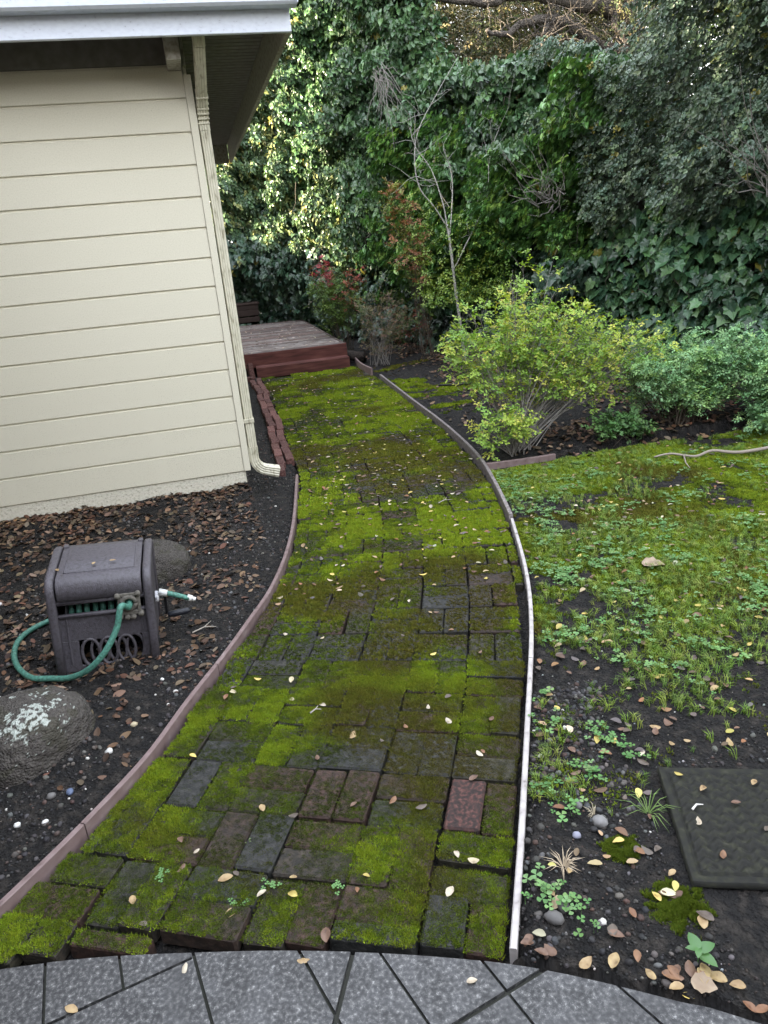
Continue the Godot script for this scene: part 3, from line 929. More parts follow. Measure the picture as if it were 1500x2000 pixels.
func build_moss() -> void:
	var xs := [[], [], []]
	var cs := [[], [], []]
	for e in brick_list:
		var dist: float = e[4]
		var lvl := 0 if dist < 2.5 else (1 if dist < 4.3 else 2)
		var gap: float = [0.0052, 0.0080, 0.0115][lvl]
		var xf: Transform3D = e[0]
		var hx: float = e[1]
		var hz: float = e[2]
		var shift := rng.randf_range(-0.14, 0.40)
		shift += 0.16 * smoothstep(1.8, 4.0, dist)
		if rng.randf() < 0.06: shift -= 0.40
		var cover: float = e[3]
		var n := int(hx * hz * 4.0 / (gap * gap))
		for i in n:
			var u := rng.randf_range(-1, 1)
			var w := rng.randf_range(-1, 1)
			var edge := minf((1.0 - absf(u)) * hx, (1.0 - absf(w)) * hz)
			if edge < (0.0015 if lvl == 0 else 0.0042): continue
			var p := xf * Vector3(u * hx, 0, w * hz)
			var v := moss_at(p.x, p.z) + shift
			if cover < 0.5: v -= 0.60
			if cover == 0.0: continue
			var keep := clampf((v + 0.80) / 0.42, 0.06, 1.0)
			if rng.randf() > keep: continue
			var sc := (0.75 + 0.55 * clampf(v + 0.3, 0, 1)) * rng.randf_range(0.75, 1.25)
			xs[lvl].append(Transform3D(xf.basis * Basis(Vector3.UP, rng.randf() * TAU) * Basis.from_scale(Vector3(1, 0.6 + 0.6 * clampf(v + 0.2, 0, 1), 1) * sc), p))
			cs[lvl].append(moss_color(p.x, p.z, v))
	var m := leaf_mat(0.9, 0.35, 0.2)
	var root := Node3D.new()
	root.name = "moss"
	add_child(root)
	tag(root, "short green and olive moss growing over the path bricks", "moss", "", "stuff")
	for l in 3:
		copies("moss_tufts", spike_mesh(11, [0.0058, 0.0082, 0.0115][l], [0.0062, 0.008, 0.0095][l], 5 + l), m, xs[l], cs[l], root)
	print("moss ", xs[0].size(), " ", xs[1].size(), " ", xs[2].size())

# ================================================================ edging boards
func edge_strip(called: String, label: String, pts: Array, y0: float, y1: float, th: float, m: Material, bits := 1, group := "") -> void:
	var line := smooth_line(pts, 8)
	var root := thing(called, label, "edging", line[0], 0.0, group)
	var per := int(ceil(line.size() / float(bits)))
	for b in bits:
		var fr := []
		for i in range(b * per, mini((b + 1) * per + (1 if b < bits - 1 else 0), line.size())):
			var t: Vector3 = (line[mini(i + 1, line.size() - 1)] - line[maxi(i - 1, 0)])
			t.y = 0.0
			t = t.normalized()
			var n := Vector3(-t.z, 0, t.x)
			var p: Vector3 = line[i]
			if b < bits - 1 and i == (b + 1) * per: p -= t * 0.004
			fr.append(Transform3D(Basis(n, Vector3.UP, -t), p))
		if fr.size() < 2: continue
		var h := th * 0.5
		var st := ST()
		sweep(st, fr, [Vector2(-h, y0), Vector2(-h, y1 - 0.003), Vector2(-h + 0.003, y1), Vector2(h - 0.003, y1), Vector2(h, y1 - 0.003), Vector2(h, y0)])
		part_world("board", st, m, root)

func build_edging() -> void:
	var pink := tri_map(mat(Color.WHITE, 0.55, 0.45), ramp_tex(noise_img(256, 0.05, 5, 111), [[0.0, lin(0.08, 0.055, 0.05)], [0.3, lin(0.17, 0.118, 0.112)], [0.7, lin(0.20, 0.145, 0.14)], [1.0, lin(0.27, 0.22, 0.21)]]), Vector3.ONE * 1.2)
	relief(pink, noise_img(256, 0.15, 3, 112), 0.03)
	var pale := tri_map(mat(Color.WHITE, 0.6, 0.4), ramp_tex(noise_img(256, 0.06, 5, 113), [[0.0, lin(0.10, 0.085, 0.08)], [0.18, lin(0.33, 0.30, 0.285)], [0.5, lin(0.41, 0.38, 0.365)], [1.0, lin(0.50, 0.48, 0.465)]]), Vector3.ONE * 1.3)
	relief(pale, noise_img(256, 0.15, 3, 114), 0.03)
	var grey := tri_map(mat(Color.WHITE, 0.6, 0.4), ramp_tex(noise_img(256, 0.06, 5, 115), [[0.0, lin(0.07, 0.06, 0.06)], [0.4, lin(0.17, 0.145, 0.14)], [1.0, lin(0.33, 0.30, 0.29)]]), Vector3.ONE * 2.0)
	var l := []
	for i in range(0, 12):
		var p: Vector2 = LEFT_EDGE[i]
		if i == 0: p = Vector2(-0.84, -1.505)
		l.append(Vector3(p.x, 0, p.y))
	edge_strip("path_edging", "pinkish brown plastic edging strip curving between soil bed and brick path", l, -0.09, 0.032, 0.018, pink, 4, "path edging strips")
	var a := []
	for i in range(1, 7): a.append(Vector3(RIGHT_EDGE[i].x, 0, RIGHT_EDGE[i].y))
	edge_strip("path_edging", "pale bleached edging strip between lawn and path, ending at the patio", a, -0.09, 0.024, 0.0165, pale, 2, "path edging strips")
	var c := []
	for i in range(6, 12): c.append(Vector3(RIGHT_EDGE[i].x + (0.002 if i > 6 else 0.0), 0, RIGHT_EDGE[i].y - (0.012 if i == 6 else 0.0)))
	edge_strip("path_edging", "grey-brown edging strip between shrub bed and far path", c, -0.09, 0.045, 0.022, grey, 3, "path edging strips")
	edge_strip("path_edging", "short pinkish edging board running from the deck step", [Vector3(1.885, 0, -8.72), Vector3(1.865, 0, -9.2), Vector3(1.90, 0, -9.72)], -0.06, 0.085, 0.022, pink, 1, "path edging strips")
	edge_strip("bed_edging", "straight reddish edging board between lawn and yellow shrub", [Vector3(1.68, 0.0, -4.53), Vector3(1.92, 0.0, -4.505), Vector3(2.19, 0.0, -4.50)], -0.06, 0.040, 0.024, pink, 1)
	# loose bricks in a double row along the house side of the path
	var rm := []
	for k in 4:
		var t: float = [1.0, 0.75, 1.25, 0.9][k]
		var m := tri_map(mat(Color.WHITE, 0.8, 0.4), ramp_tex(noise_img(256, 0.06, 5, 120 + k), [[0.0, lin(0.05 * t, 0.02 * t, 0.018 * t)], [0.45, lin(0.115 * t, 0.050 * t, 0.043 * t)], [0.75, lin(0.18 * t, 0.092 * t, 0.078 * t)], [1.0, lin(0.30, 0.25, 0.23)]]), Vector3.ONE * 3.0)
		relief(m, noise_img(256, 0.13, 4, 130 + k), 0.5)
		rm.append(m)
	var st := ST(); cbox(st, Vector3.ZERO, Vector3(0.060, 0.060, 0.200), 0.004, Basis.IDENTITY, 0.0015)
	st.generate_normals()
	var bm := st.commit()
	var z := -5.16
	var k := 0
	while z > -9.2:
		for r in 2:
			var zz := z - 0.09 * r - (0.0 if k > 0 or r == 0 else 0.06)
			var row_name: String = ["house-side row", "path-side row"][r]
			var wob := N3.get_noise_2d(zz * 0.8, 5.0) * 0.03
			var x := xl(zz) - 0.078 + r * 0.066 + wob + rng.randf_range(-0.006, 0.006) - 0.012
			if k == 0 and r == 1: continue
			var o := inst("border_brick", bm, rm[rng.randi() % 4])
			o.transform = Transform3D(Basis(Vector3.UP, rng.randf_range(-0.05, 0.05) - 0.03) * Basis(Vector3.RIGHT, rng.randf_range(-0.03, 0.03)), Vector3(x, 0.018 - 0.008 * r + rng.randf_range(-0.004, 0.004), zz))
			if k == 0: tag(o, "nearest red border brick, beside the downspout outlet", "brick", "loose bricks along the house side of the path")
			else: tag(o, "%s red border brick from the downspout, in the %s" % [["first", "second", "third", "fourth", "fifth", "sixth", "seventh", "eighth", "ninth", "tenth", "eleventh", "twelfth", "thirteenth", "fourteenth", "fifteenth", "sixteenth", "seventeenth", "eighteenth", "nineteenth", "twentieth", "last"][mini(k, 20)], row_name], "brick", "loose bricks along the house side of the path")
		z -= 0.207
		k += 1
	for e in [[0.515, 0.11, -9.42, 0.3, "upright loose brick leaning at the deck step's left end"], [0.44, 0.035, -9.33, 0.9, "loose brick lying askew below the deck step's left end"]]:
		var o := inst("border_brick", bm, rm[1])
		o.transform = Transform3D(Basis(Vector3.UP, e[3]) * (Basis(Vector3.RIGHT, 1.35) if e[1] > 0.1 else Basis.IDENTITY), Vector3(e[0], e[1], e[2]))
		tag(o, e[4], "brick", "loose bricks along the house side of the path")

# ================================================================ hedge along the back and the right-hand fence
const HEDGE := [Vector2(-5.0, -14.7), Vector2(1.0, -14.6), Vector2(2.0, -14.1), Vector2(2.65, -13.2), Vector2(3.13, -12.0), Vector2(4.05, -9.0), Vector2(4.98, -6.0), Vector2(5.6, -4.0), Vector2(6.6, -0.8)]

func hedge_point(z_or: float) -> Array:      # 0..1 along the line: [point, inward normal]
	var total := 0.0
	for i in range(1, HEDGE.size()): total += (HEDGE[i] as Vector2).distance_to(HEDGE[i - 1])
	var d := z_or * total
	for i in range(1, HEDGE.size()):
		var a: Vector2 = HEDGE[i - 1]
		var b: Vector2 = HEDGE[i]
		var l := a.distance_to(b)
		if d <= l or i == HEDGE.size() - 1:
			var t := (b - a).normalized()
			return [a.lerp(b, d / l), Vector2(t.y, -t.x) if Vector2(t.y, -t.x).dot(Vector2(0.5, -6) - a) > 0 else Vector2(-t.y, t.x)]
		d -= l
	return []

func hedge_top(p: Vector2) -> float:
	if p.y > -11.3 and p.x > 3.0:
		var g := smoothstep(-11.2, -10.5, p.y) * (1.0 - smoothstep(-7.1, -6.4, p.y))
		return lerpf(5.6, lerpf(3.55, 2.95, clampf((p.y + 10.2) / 3.0, 0, 1)), g) + N1.get_noise_2d(p.y * 2.0, 3.0) * 0.35
	if p.x < 0.45 and p.y < -13.5: return 1.9
	return 5.8

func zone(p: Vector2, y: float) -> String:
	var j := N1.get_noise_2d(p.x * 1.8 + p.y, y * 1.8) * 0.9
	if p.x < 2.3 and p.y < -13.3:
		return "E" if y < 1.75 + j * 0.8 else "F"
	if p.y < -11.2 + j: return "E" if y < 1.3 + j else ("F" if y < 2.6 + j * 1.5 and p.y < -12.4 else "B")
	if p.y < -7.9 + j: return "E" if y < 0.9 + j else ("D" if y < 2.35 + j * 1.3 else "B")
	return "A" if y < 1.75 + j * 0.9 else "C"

func build_hedge() -> void:
	# the plank fence that carries it
	var fence := thing("plank_fence", "old grey-brown plank fence hidden behind the ivy on the right", "fence", Vector3(4.6, 0, -7.5))
	var fm := []
	for k in 3: fm.append(tri_map(mat(Color.WHITE, 0.9, 0.25), ramp_tex(grain_img(140 + k, 128, 256), [[0.0, lin(0.02, 0.017, 0.014)], [0.6, lin(0.07, 0.06, 0.05)], [1.0, lin(0.14, 0.125, 0.11)]]), Vector3(2.0, 0.6, 2.0)))
	var f0 := Vector2(2.95, -13.3)
	var f1 := Vector2(6.9, -0.6)
	var fd := (f1 - f0).normalized()
	var n := int(f0.distance_to(f1) / 0.152)
	for i in n:
		var p := f0 + fd * (i * 0.152 + 0.07) + Vector2(fd.y * -1, fd.x) * -0.25
		p += Vector2(-fd.y, fd.x) * 0.0
		var st := ST()
		cbox(st, Vector3.ZERO, Vector3(0.145, 2.0 + rng.randf_range(-0.03, 0.03), 0.02), 0.003)
		var o := obj("plank", st, fm[i % 3], fence)
		o.transform = fence.transform.affine_inverse() * Transform3D(Basis(Vector3.UP, atan2(-fd.y, fd.x)), Vector3(p.x, 1.0, p.y))
	var sp := {}
	var q := RandomNumberGenerator.new()
	q.seed = 77
	# leaf shapes
	var defs := {
		"A": {"n": 15000, "ivy": 0.122, "cols": [Color(0.049, 0.109, 0.053), Color(0.072, 0.151, 0.061), Color(0.037, 0.082, 0.046), Color(0.116, 0.224, 0.091)], "name": "ivy_hedge", "label": "large-leaved dark ivy covering the right-hand fence", "rough": 0.32},
		"B": {"n": 20000, "leaf": [0.082, 0.053, 5], "cols": [Color(0.056, 0.114, 0.046), Color(0.078, 0.153, 0.060), Color(0.041, 0.081, 0.039), Color(0.100, 0.183, 0.070)], "name": "climbing_vine", "label": "broad-leaved green climber over the middle of the hedge", "rough": 0.30},
		"C": {"n": 36000, "leaf": [0.042, 0.026, 8], "cols": [Color(0.097, 0.144, 0.092), Color(0.129, 0.188, 0.125), Color(0.066, 0.105, 0.066), Color(0.164, 0.227, 0.120)], "name": "live_oak_shrub", "label": "grey-green small-leaved shrub above the ivy at upper right", "rough": 0.34},
		"D": {"n": 9000, "leaf": [0.085, 0.044, 5], "cols": [Color(0.091, 0.207, 0.053), Color(0.130, 0.270, 0.061), Color(0.061, 0.135, 0.044), Color(0.212, 0.345, 0.079)], "name": "camellia_shrub", "label": "glossy bright-green shrub behind the bare sapling", "rough": 0.30},
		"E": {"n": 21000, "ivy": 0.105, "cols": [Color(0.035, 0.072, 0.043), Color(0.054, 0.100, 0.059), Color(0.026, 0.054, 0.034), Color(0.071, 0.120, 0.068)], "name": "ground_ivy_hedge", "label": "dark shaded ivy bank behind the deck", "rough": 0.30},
		"F": {"n": 19000, "leaf": [0.078, 0.050, 6], "cols": [Color(0.093, 0.158, 0.077), Color(0.128, 0.207, 0.094), Color(0.067, 0.114, 0.061), Color(0.232, 0.265, 0.104)], "name": "tall_hedge", "label": "tall sunlit hedge beyond the house eave", "rough": 0.30},  # leaf colours lightened to stand in for sun glare
	}
	for k in defs:
		var d: Dictionary = defs[k]
		var sprig: Mesh
		var st := ST()
		if d.has("ivy"): add_ivy(st, Transform3D.IDENTITY, 1.0)
		else:
			var lf: Array = d["leaf"]
			for i in int(lf[2]):
				var an := i * 2.4
				var b := Basis(Vector3.UP, q.randf_range(-0.9, 0.9)) * Basis(Vector3.BACK, q.randf_range(-0.9, 0.9)) * Basis(Vector3.RIGHT, q.randf_range(-0.7, 0.35))
				var at := Vector3(q.randf_range(-0.6, 0.6), q.randf_range(-0.35, 0.35), q.randf_range(-0.9, 0.6)) * float(lf[0]) * 1.15
				add_leaf(st, Transform3D(b, at), float(lf[0]) * q.randf_range(0.75, 1.2), float(lf[1]) * q.randf_range(0.8, 1.15), 3, 0.3, 0.25)
		st.generate_normals()
		d["mesh"] = st.commit()
		d["xs"] = []
		d["cs"] = []
		d["depth"] = []
	for k in defs:
		var d: Dictionary = defs[k]
		var want: int = d["n"]
		var tries := 0
		while d["xs"].size() < want and tries < want * 40:
			tries += 1
			var hp := hedge_point(rng.randf_range(0.12, 0.97))
			var p: Vector2 = hp[0]
			var nr: Vector2 = hp[1]
			var y := rng.randf_range(0.0, 5.9)
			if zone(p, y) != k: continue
			if y > hedge_top(p): continue
			# lumps, hollows, and looser shoots
			var a := p.x * 0.8 + p.y * 1.1
			var lump := N1.get_noise_2d(a * 1.3, y * 1.5) * 0.75 + N2.get_noise_2d(a * 3.6, y * 3.8) * 0.42
			var out := 0.42 + lump + 0.12 * sin(y * 1.1)
			if k == "A": out = 0.10 + lump * 0.38
			if k == "D": out = 0.72 + lump * 0.8
			if k == "C": out = 0.35 + lump * 0.7 + clampf((y - 1.7) * 0.25, 0, 0.5)
			var dep := pow(rng.randf(), 1.6) * (0.75 if k != "A" else 0.32)
			var hole := N2.get_noise_2d(a * 2.3 + 50.0, y * 2.3)
			if hole < -0.22 and rng.randf() < 0.72: continue
			var off := out - dep
			if off < -0.22: off = -0.22 + rng.randf() * 0.1
			var pos := Vector3(p.x + nr.x * off, y + rng.randf_range(-0.03, 0.03), p.y + nr.y * off)
			var nn := Vector3(nr.x, 0.85, nr.y) + Vector3(rng.randf_range(-1, 1), rng.randf_range(-0.8, 0.8), rng.randf_range(-1, 1)) * 0.75
			var s := rng.randf_range(0.75, 1.2)
			if d.has("ivy"): s *= float(d["ivy"]) * (0.8 + 0.35 * (N2.get_noise_2d(a * 4.0, y * 4.0) + 0.3))
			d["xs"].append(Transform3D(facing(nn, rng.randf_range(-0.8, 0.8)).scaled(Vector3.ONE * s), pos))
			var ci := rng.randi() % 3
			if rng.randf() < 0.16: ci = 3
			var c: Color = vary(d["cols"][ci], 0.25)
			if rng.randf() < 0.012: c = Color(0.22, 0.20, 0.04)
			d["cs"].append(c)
			d["depth"].append(dep)
	for k in defs:
		var d: Dictionary = defs[k]
		var root := thing(d["name"], d["label"], "hedge" if k != "A" else "ivy", Vector3((d["xs"][0] as Transform3D).origin.x, 0, (d["xs"][0] as Transform3D).origin.z))
		var inv := root.transform.affine_inverse()
		var lm := leaf_mat(float(d["rough"]), 0.45, 0.5)
		var xs: Array = d["xs"]
		var cs: Array = d["cs"]
		if k == "A":       # the leaves nearest the viewer, one by one
			var ms := []
			for i in 6:
				var m := mat((vary(d["cols"][i % 4], 0.2)).linear_to_srgb(), 0.32, 0.5)
				m.backlight_enabled = true
				m.backlight = Color(0.45, 0.45, 0.25)
				ms.append(m)
			var taken := 0
			var keep_x := []
			var keep_c := []
			for i in xs.size():
				var o: Vector3 = (xs[i] as Transform3D).origin
				if taken < 300 and float(d["depth"][i]) < 0.09 and o.z > -7.4 and o.z < -5.0 and o.y > 0.55 and o.y < 1.9:
					taken += 1
					inst("leaf", d["mesh"], ms[rng.randi() % 6], root).transform = inv * (xs[i] as Transform3D)
				else:
					keep_x.append(inv * (xs[i] as Transform3D))
					keep_c.append(cs[i])
			xs = keep_x
			cs = keep_c
		else:
			for i in xs.size(): xs[i] = inv * (xs[i] as Transform3D)
		copies("foliage", d["mesh"], lm, xs, cs, root)
		# bare stems that show between the leaves
		var st := ST(true)
		for i in 46:
			var t: Transform3D = d["xs"][rng.randi() % d["xs"].size()] if k != "A" else root.transform * (xs[rng.randi() % xs.size()] as Transform3D)
			var o := t.origin
			var dir := Vector3(rng.randf_range(-0.5, 0.5), rng.randf_range(-1, 0.8), rng.randf_range(-0.5, 0.5))
			if k != "A": o = root.transform * o
			tube(st, smooth_line(wobble(o, o + dir * rng.randf_range(0.3, 0.8), 4, 0.06), 2), taper(9, rng.randf_range(0.003, 0.006), 0.0012), 4)
		part_world("stems", st, mat(lin(0.16, 0.14, 0.12), 0.85, 0.3), root)

# a shrub that grows from a base into several lobes; lobes: [centre, radii, stems]
func shrub(root: Node3D, base: Vector3, lobes: Array, twigs: int, per: int, leaf: Mesh, lm: Material, cols: Array, stem_m: Material, r0 := 0.007, spread := 0.06, tuft := 0.16, bare := 0.0, sc := 1.0) -> void:
	var st := ST()
	var xs := []
	var cs := []
	var inv := root.transform.affine_inverse()
	for lobe in lobes:
		var c: Vector3 = lobe[0]
		var r: Vector3 = lobe[1]
		for i in int(lobe[2]):
			var d := Vector3(rng.randf_range(-1, 1), rng.randf_range(-0.75, 1), rng.randf_range(-1, 1)).normalized()
			var tip := c + d * r * rng.randf_range(0.55, 1.0)
			var b := base + Vector3(rng.randf_range(-spread, spread), -0.02, rng.randf_range(-spread, spread))
			var mid := b.lerp(tip, 0.5) + Vector3(rng.randf_range(-0.06, 0.06), absf(tip.y - b.y) * 0.10, rng.randf_range(-0.06, 0.06))
			var line := smooth_line([b, b.lerp(mid, 0.55) + Vector3(rng.randf_range(-0.03, 0.03), 0.03, rng.randf_range(-0.03, 0.03)), mid, mid.lerp(tip, 0.6) + Vector3(rng.randf_range(-0.03, 0.03), 0.01, rng.randf_range(-0.03, 0.03)), tip], 2)
			tube(st, line, taper(line.size(), r0 * rng.randf_range(0.7, 1.2), r0 * 0.18), 5)
			var clump := vary(cols[rng.randi() % cols.size()], 0.15)
			for k in twigs:
				var at := rng.randf_range(0.5, 1.0)
				var o: Vector3 = line[int(at * (line.size() - 1))]
				var dir := (d * 0.5 + Vector3(rng.randf_range(-1, 1), rng.randf_range(-0.35, 0.9), rng.randf_range(-1, 1))).normalized()
				var e := o + dir * rng.randf_range(0.4, 1.0) * tuft
				tube(st, [o, o.lerp(e, 0.5) + Vector3(0, 0.012, 0), e], [r0 * 0.2, r0 * 0.15, r0 * 0.1], 3)
				if rng.randf() < bare: continue
				for m in per:
					var p := o.lerp(e, rng.randf_range(0.3, 1.05)) + Vector3(rng.randf_range(-1, 1), rng.randf_range(-1, 1), rng.randf_range(-1, 1)) * 0.012
					xs.append(inv * Transform3D(facing(Vector3(rng.randf_range(-0.9, 0.9), 1.0, rng.randf_range(-0.9, 0.9)), rng.randf() * TAU).scaled(Vector3.ONE * sc * rng.randf_range(0.7, 1.25)), p))
					cs.append(vary(clump if rng.randf() < 0.6 else cols[rng.randi() % cols.size()], 0.2))
	part_world("branches", st, stem_m, root)
	if xs.size() > 0: copies("foliage", leaf, lm, xs, cs, root)

func sprig_mesh(n: int, l: float, w: float, seed_: int, gap := 0.8, rows := 2) -> Mesh:       # leaves along a short shoot
	var q := RandomNumberGenerator.new()
	q.seed = seed_
	var st := ST()
	for i in n:
		var side := -1.0 if i % 2 == 0 else 1.0
		var b := Basis(Vector3.UP, side * q.randf_range(0.5, 1.3)) * Basis(Vector3.RIGHT, q.randf_range(-0.7, 0.2))
		if i == n - 1: b = Basis(Vector3.RIGHT, q.randf_range(-0.4, 0.2))
		add_leaf(st, Transform3D(b * Basis(Vector3.BACK, q.randf_range(-0.6, 0.6)), Vector3(0, 0, i * l * gap * 0.5)), l * q.randf_range(0.8, 1.15), w * q.randf_range(0.85, 1.15), rows, 0.25, 0.15)
	st.generate_normals()
	return st.commit()

func build_shrubs() -> void:
	var twig_grey := mat(lin(0.20, 0.185, 0.17), 0.85, 0.3)
	var twig_dark := mat(lin(0.08, 0.065, 0.05), 0.85, 0.3)
	# yellow-green shrub beside the path
	var y := thing("yellow_shrub", "yellow-green shrub with fine twigs beside the path", "shrub", Vector3(2.06, 0.03, -4.86))
	var yl := leaf_mat(0.5, 0.8, 0.4)
	var yc := [Color(0.40, 0.52, 0.09), Color(0.27, 0.42, 0.08), Color(0.56, 0.58, 0.12), Color(0.20, 0.35, 0.07), Color(0.33, 0.48, 0.09)]
	var ym := sprig_mesh(6, 0.025, 0.016, 301)
	shrub(y, Vector3(2.06, 0.03, -4.86), [
		[Vector3(2.30, 1.00, -5.1), Vector3(0.28, 0.30, 0.28), 26],
		[Vector3(1.90, 0.80, -5.0), Vector3(0.34, 0.22, 0.30), 30],
		[Vector3(2.55, 0.74, -5.0), Vector3(0.44, 0.26, 0.36), 36],
		[Vector3(2.98, 0.56, -4.95), Vector3(0.40, 0.24, 0.34), 32]], 12, 3, ym, yl, yc, twig_grey, 0.0045, 0.10, 0.22, 0.25)
	shrub(y, Vector3(2.0, 0.03, -4.72), [[Vector3(1.84, 0.24, -4.62), Vector3(0.26, 0.15, 0.18), 14]], 8, 3, ym, yl, yc, twig_grey, 0.004, 0.05, 0.13, 0.2)
	# grey-green sage-like shrubs on the right
	var gl := leaf_mat(0.7, 0.45, 0.3)
	var gc := [Color(0.223, 0.389, 0.187), Color(0.274, 0.461, 0.223), Color(0.166, 0.302, 0.137), Color(0.317, 0.490, 0.187)]
	var gm := sprig_mesh(7, 0.024, 0.013, 302)
	var g1 := thing("sage_shrub", "low grey-green shrub right of the yellow one", "shrub", Vector3(3.30, 0.03, -4.75), 0.0, "grey-green shrubs")
	shrub(g1, Vector3(3.30, 0.03, -4.75), [[Vector3(3.20, 0.42, -4.75), Vector3(0.36, 0.24, 0.36), 40], [Vector3(3.62, 0.48, -4.70), Vector3(0.34, 0.26, 0.36), 40]], 11, 5, gm, gl, gc, twig_dark, 0.005, 0.12, 0.14, 0.05)
	var g2 := thing("sage_shrub", "low grey-green shrub at the right edge of the view", "shrub", Vector3(4.0, 0.03, -4.45), 0.0, "grey-green shrubs")
	shrub(g2, Vector3(4.0, 0.03, -4.45), [[Vector3(3.92, 0.46, -4.42), Vector3(0.40, 0.28, 0.38), 48], [Vector3(4.35, 0.44, -4.2), Vector3(0.36, 0.28, 0.38), 34], [Vector3(3.72, 0.20, -4.22), Vector3(0.26, 0.14, 0.18), 18]], 11, 5, gm, gl, gc, twig_dark, 0.005, 0.14, 0.14, 0.05)
	# sparse brown-leaved shrub by the deck
	var s := thing("twiggy_shrub", "sparse brownish twiggy shrub beside the deck", "shrub", Vector3(2.15, 0.03, -9.35))
	shrub(s, Vector3(2.15, 0.03, -9.35), [[Vector3(2.18, 0.62, -9.35), Vector3(0.36, 0.38, 0.34), 34]], 12, 3, sprig_mesh(5, 0.022, 0.011, 303), leaf_mat(0.7, 0.4, 0.3), [Color(0.10, 0.105, 0.045), Color(0.16, 0.13, 0.07), Color(0.075, 0.09, 0.04), Color(0.20, 0.13, 0.09)], twig_grey, 0.0026, 0.12, 0.18, 0.2)
	# heavenly bamboo with red tips
	var nm := sprig_mesh(9, 0.045, 0.014, 304, 0.6)
	var nl := leaf_mat(0.5, 0.5, 0.4)
	var a := thing("nandina_shrub", "feathery shrub with crimson leaf tips behind the deck corner", "shrub", Vector3(1.95, 0.03, -10.7), 0.0, "feathery red-tipped shrubs")
	shrub(a, Vector3(1.95, 0.03, -10.7), [[Vector3(1.86, 0.88, -10.55), Vector3(0.42, 0.34, 0.36), 30]], 7, 3, nm, nl, [Color(0.10, 0.17, 0.035), Color(0.13, 0.20, 0.04), Color(0.07, 0.12, 0.03)], twig_dark, 0.0035, 0.14, 0.18, 0.1)
	shrub(a, Vector3(1.9, 0.03, -10.6), [[Vector3(1.70, 1.30, -10.5), Vector3(0.16, 0.12, 0.14), 6]], 6, 2, nm, nl, [Color(0.36, 0.045, 0.07), Color(0.28, 0.05, 0.06), Color(0.42, 0.10, 0.10)], twig_dark, 0.005, 0.06, 0.12, 0.0, 0.85)
	shrub(a, Vector3(2.0, 0.03, -10.6), [[Vector3(2.17, 1.14, -10.45), Vector3(0.15, 0.12, 0.14), 5]], 6, 2, nm, nl, [Color(0.33, 0.09, 0.06), Color(0.26, 0.06, 0.05)], twig_dark, 0.005, 0.06, 0.12, 0.0, 0.8)
	var b := thing("nandina_shrub", "feathery reddish shrub between the sapling and the twiggy shrub", "shrub", Vector3(2.75, 0.05, -9.9), 0.0, "feathery red-tipped shrubs")
	shrub(b, Vector3(2.75, 0.05, -9.9), [[Vector3(2.72, 0.46, -9.8), Vector3(0.34, 0.28, 0.3), 20]], 7, 2, nm, nl, [Color(0.22, 0.07, 0.05), Color(0.09, 0.13, 0.04), Color(0.14, 0.10, 0.05), Color(0.07, 0.11, 0.035)], twig_dark, 0.003, 0.12, 0.16, 0.2, 0.8)
	var o := thing("nandina_shrub", "orange-brown feathery spray high in the middle of the hedge", "shrub", Vector3(2.75, 0.05, -9.2), 0.0, "feathery red-tipped shrubs")
	shrub(o, Vector3(2.75, 0.05, -9.2), [[Vector3(2.42, 2.02, -9.0), Vector3(0.24, 0.16, 0.18), 9], [Vector3(2.55, 1.62, -9.0), Vector3(0.26, 0.18, 0.18), 9]], 7, 3, nm, nl, [Color(0.30, 0.13, 0.07), Color(0.20, 0.16, 0.05), Color(0.16, 0.22, 0.04)], twig_dark, 0.0035, 0.10, 0.16, 0.0, 0.9)
	var e := thing("nandina_shrub", "pale orange feathery spray at the right edge above the grey-green shrub", "shrub", Vector3(4.75, 0.05, -5.0), 0.0, "feathery red-tipped shrubs")
	shrub(e, Vector3(4.75, 0.05, -5.0), [[Vector3(4.55, 1.0, -5.0), Vector3(0.16, 0.2, 0.2), 10]], 6, 3, nm, nl, [Color(0.45, 0.30, 0.13), Color(0.38, 0.33, 0.10), Color(0.50, 0.22, 0.12)], twig_dark, 0.005, 0.06, 0.14, 0.0, 0.8)
	var lp := thing("low_leafy_plant", "low green leafy plant on the leaf litter between the shrubs", "plant", Vector3(2.74, 0.03, -4.62))
	shrub(lp, Vector3(2.74, 0.03, -4.62), [[Vector3(2.74, 0.12, -4.60), Vector3(0.26, 0.08, 0.16), 16]], 6, 3, sprig_mesh(5, 0.032, 0.018, 306), leaf_mat(0.5, 0.45, 0.4), [Color(0.06, 0.14, 0.04), Color(0.09, 0.18, 0.05), Color(0.05, 0.10, 0.035)], twig_dark, 0.002, 0.10, 0.10, 0.0)
	# sprays of dead twigs
	for dd in [[Vector3(4.42, 1.62, -5.35), Vector3(-0.55, 0.75, 0.25), "pale dead twig spray at the right edge of the hedge"], [Vector3(2.66, 3.45, -10.2), Vector3(0.10, -0.7, 0.35), "dead twigs hanging in the upper middle of the hedge"], [Vector3(3.55, 1.75, -7.4), Vector3(-0.35, 0.3, 0.3), "tangle of dead twigs left of the ivy"]]:
		var dt := thing("dead_twigs", dd[2], "branch", dd[0], 0.0, "dead twigs in the hedge")
		var ds := ST()
		for i in 26:
			var e1 := (dd[0] as Vector3) + Vector3(rng.randf_range(-0.1, 0.1), rng.randf_range(-0.1, 0.1), rng.randf_range(-0.1, 0.1))
			var e2 := e1 + (dd[1] as Vector3) * rng.randf_range(0.3, 1.0) + Vector3(rng.randf_range(-0.3, 0.3), rng.randf_range(-0.3, 0.3), rng.randf_range(-0.3, 0.3))
			var ln := smooth_line(wobble(e1, e2, 4, 0.05), 2)
			tube(ds, ln, taper(ln.size(), 0.0045, 0.0015), 4)
		part_world("twigs", ds, twig_grey, dt)
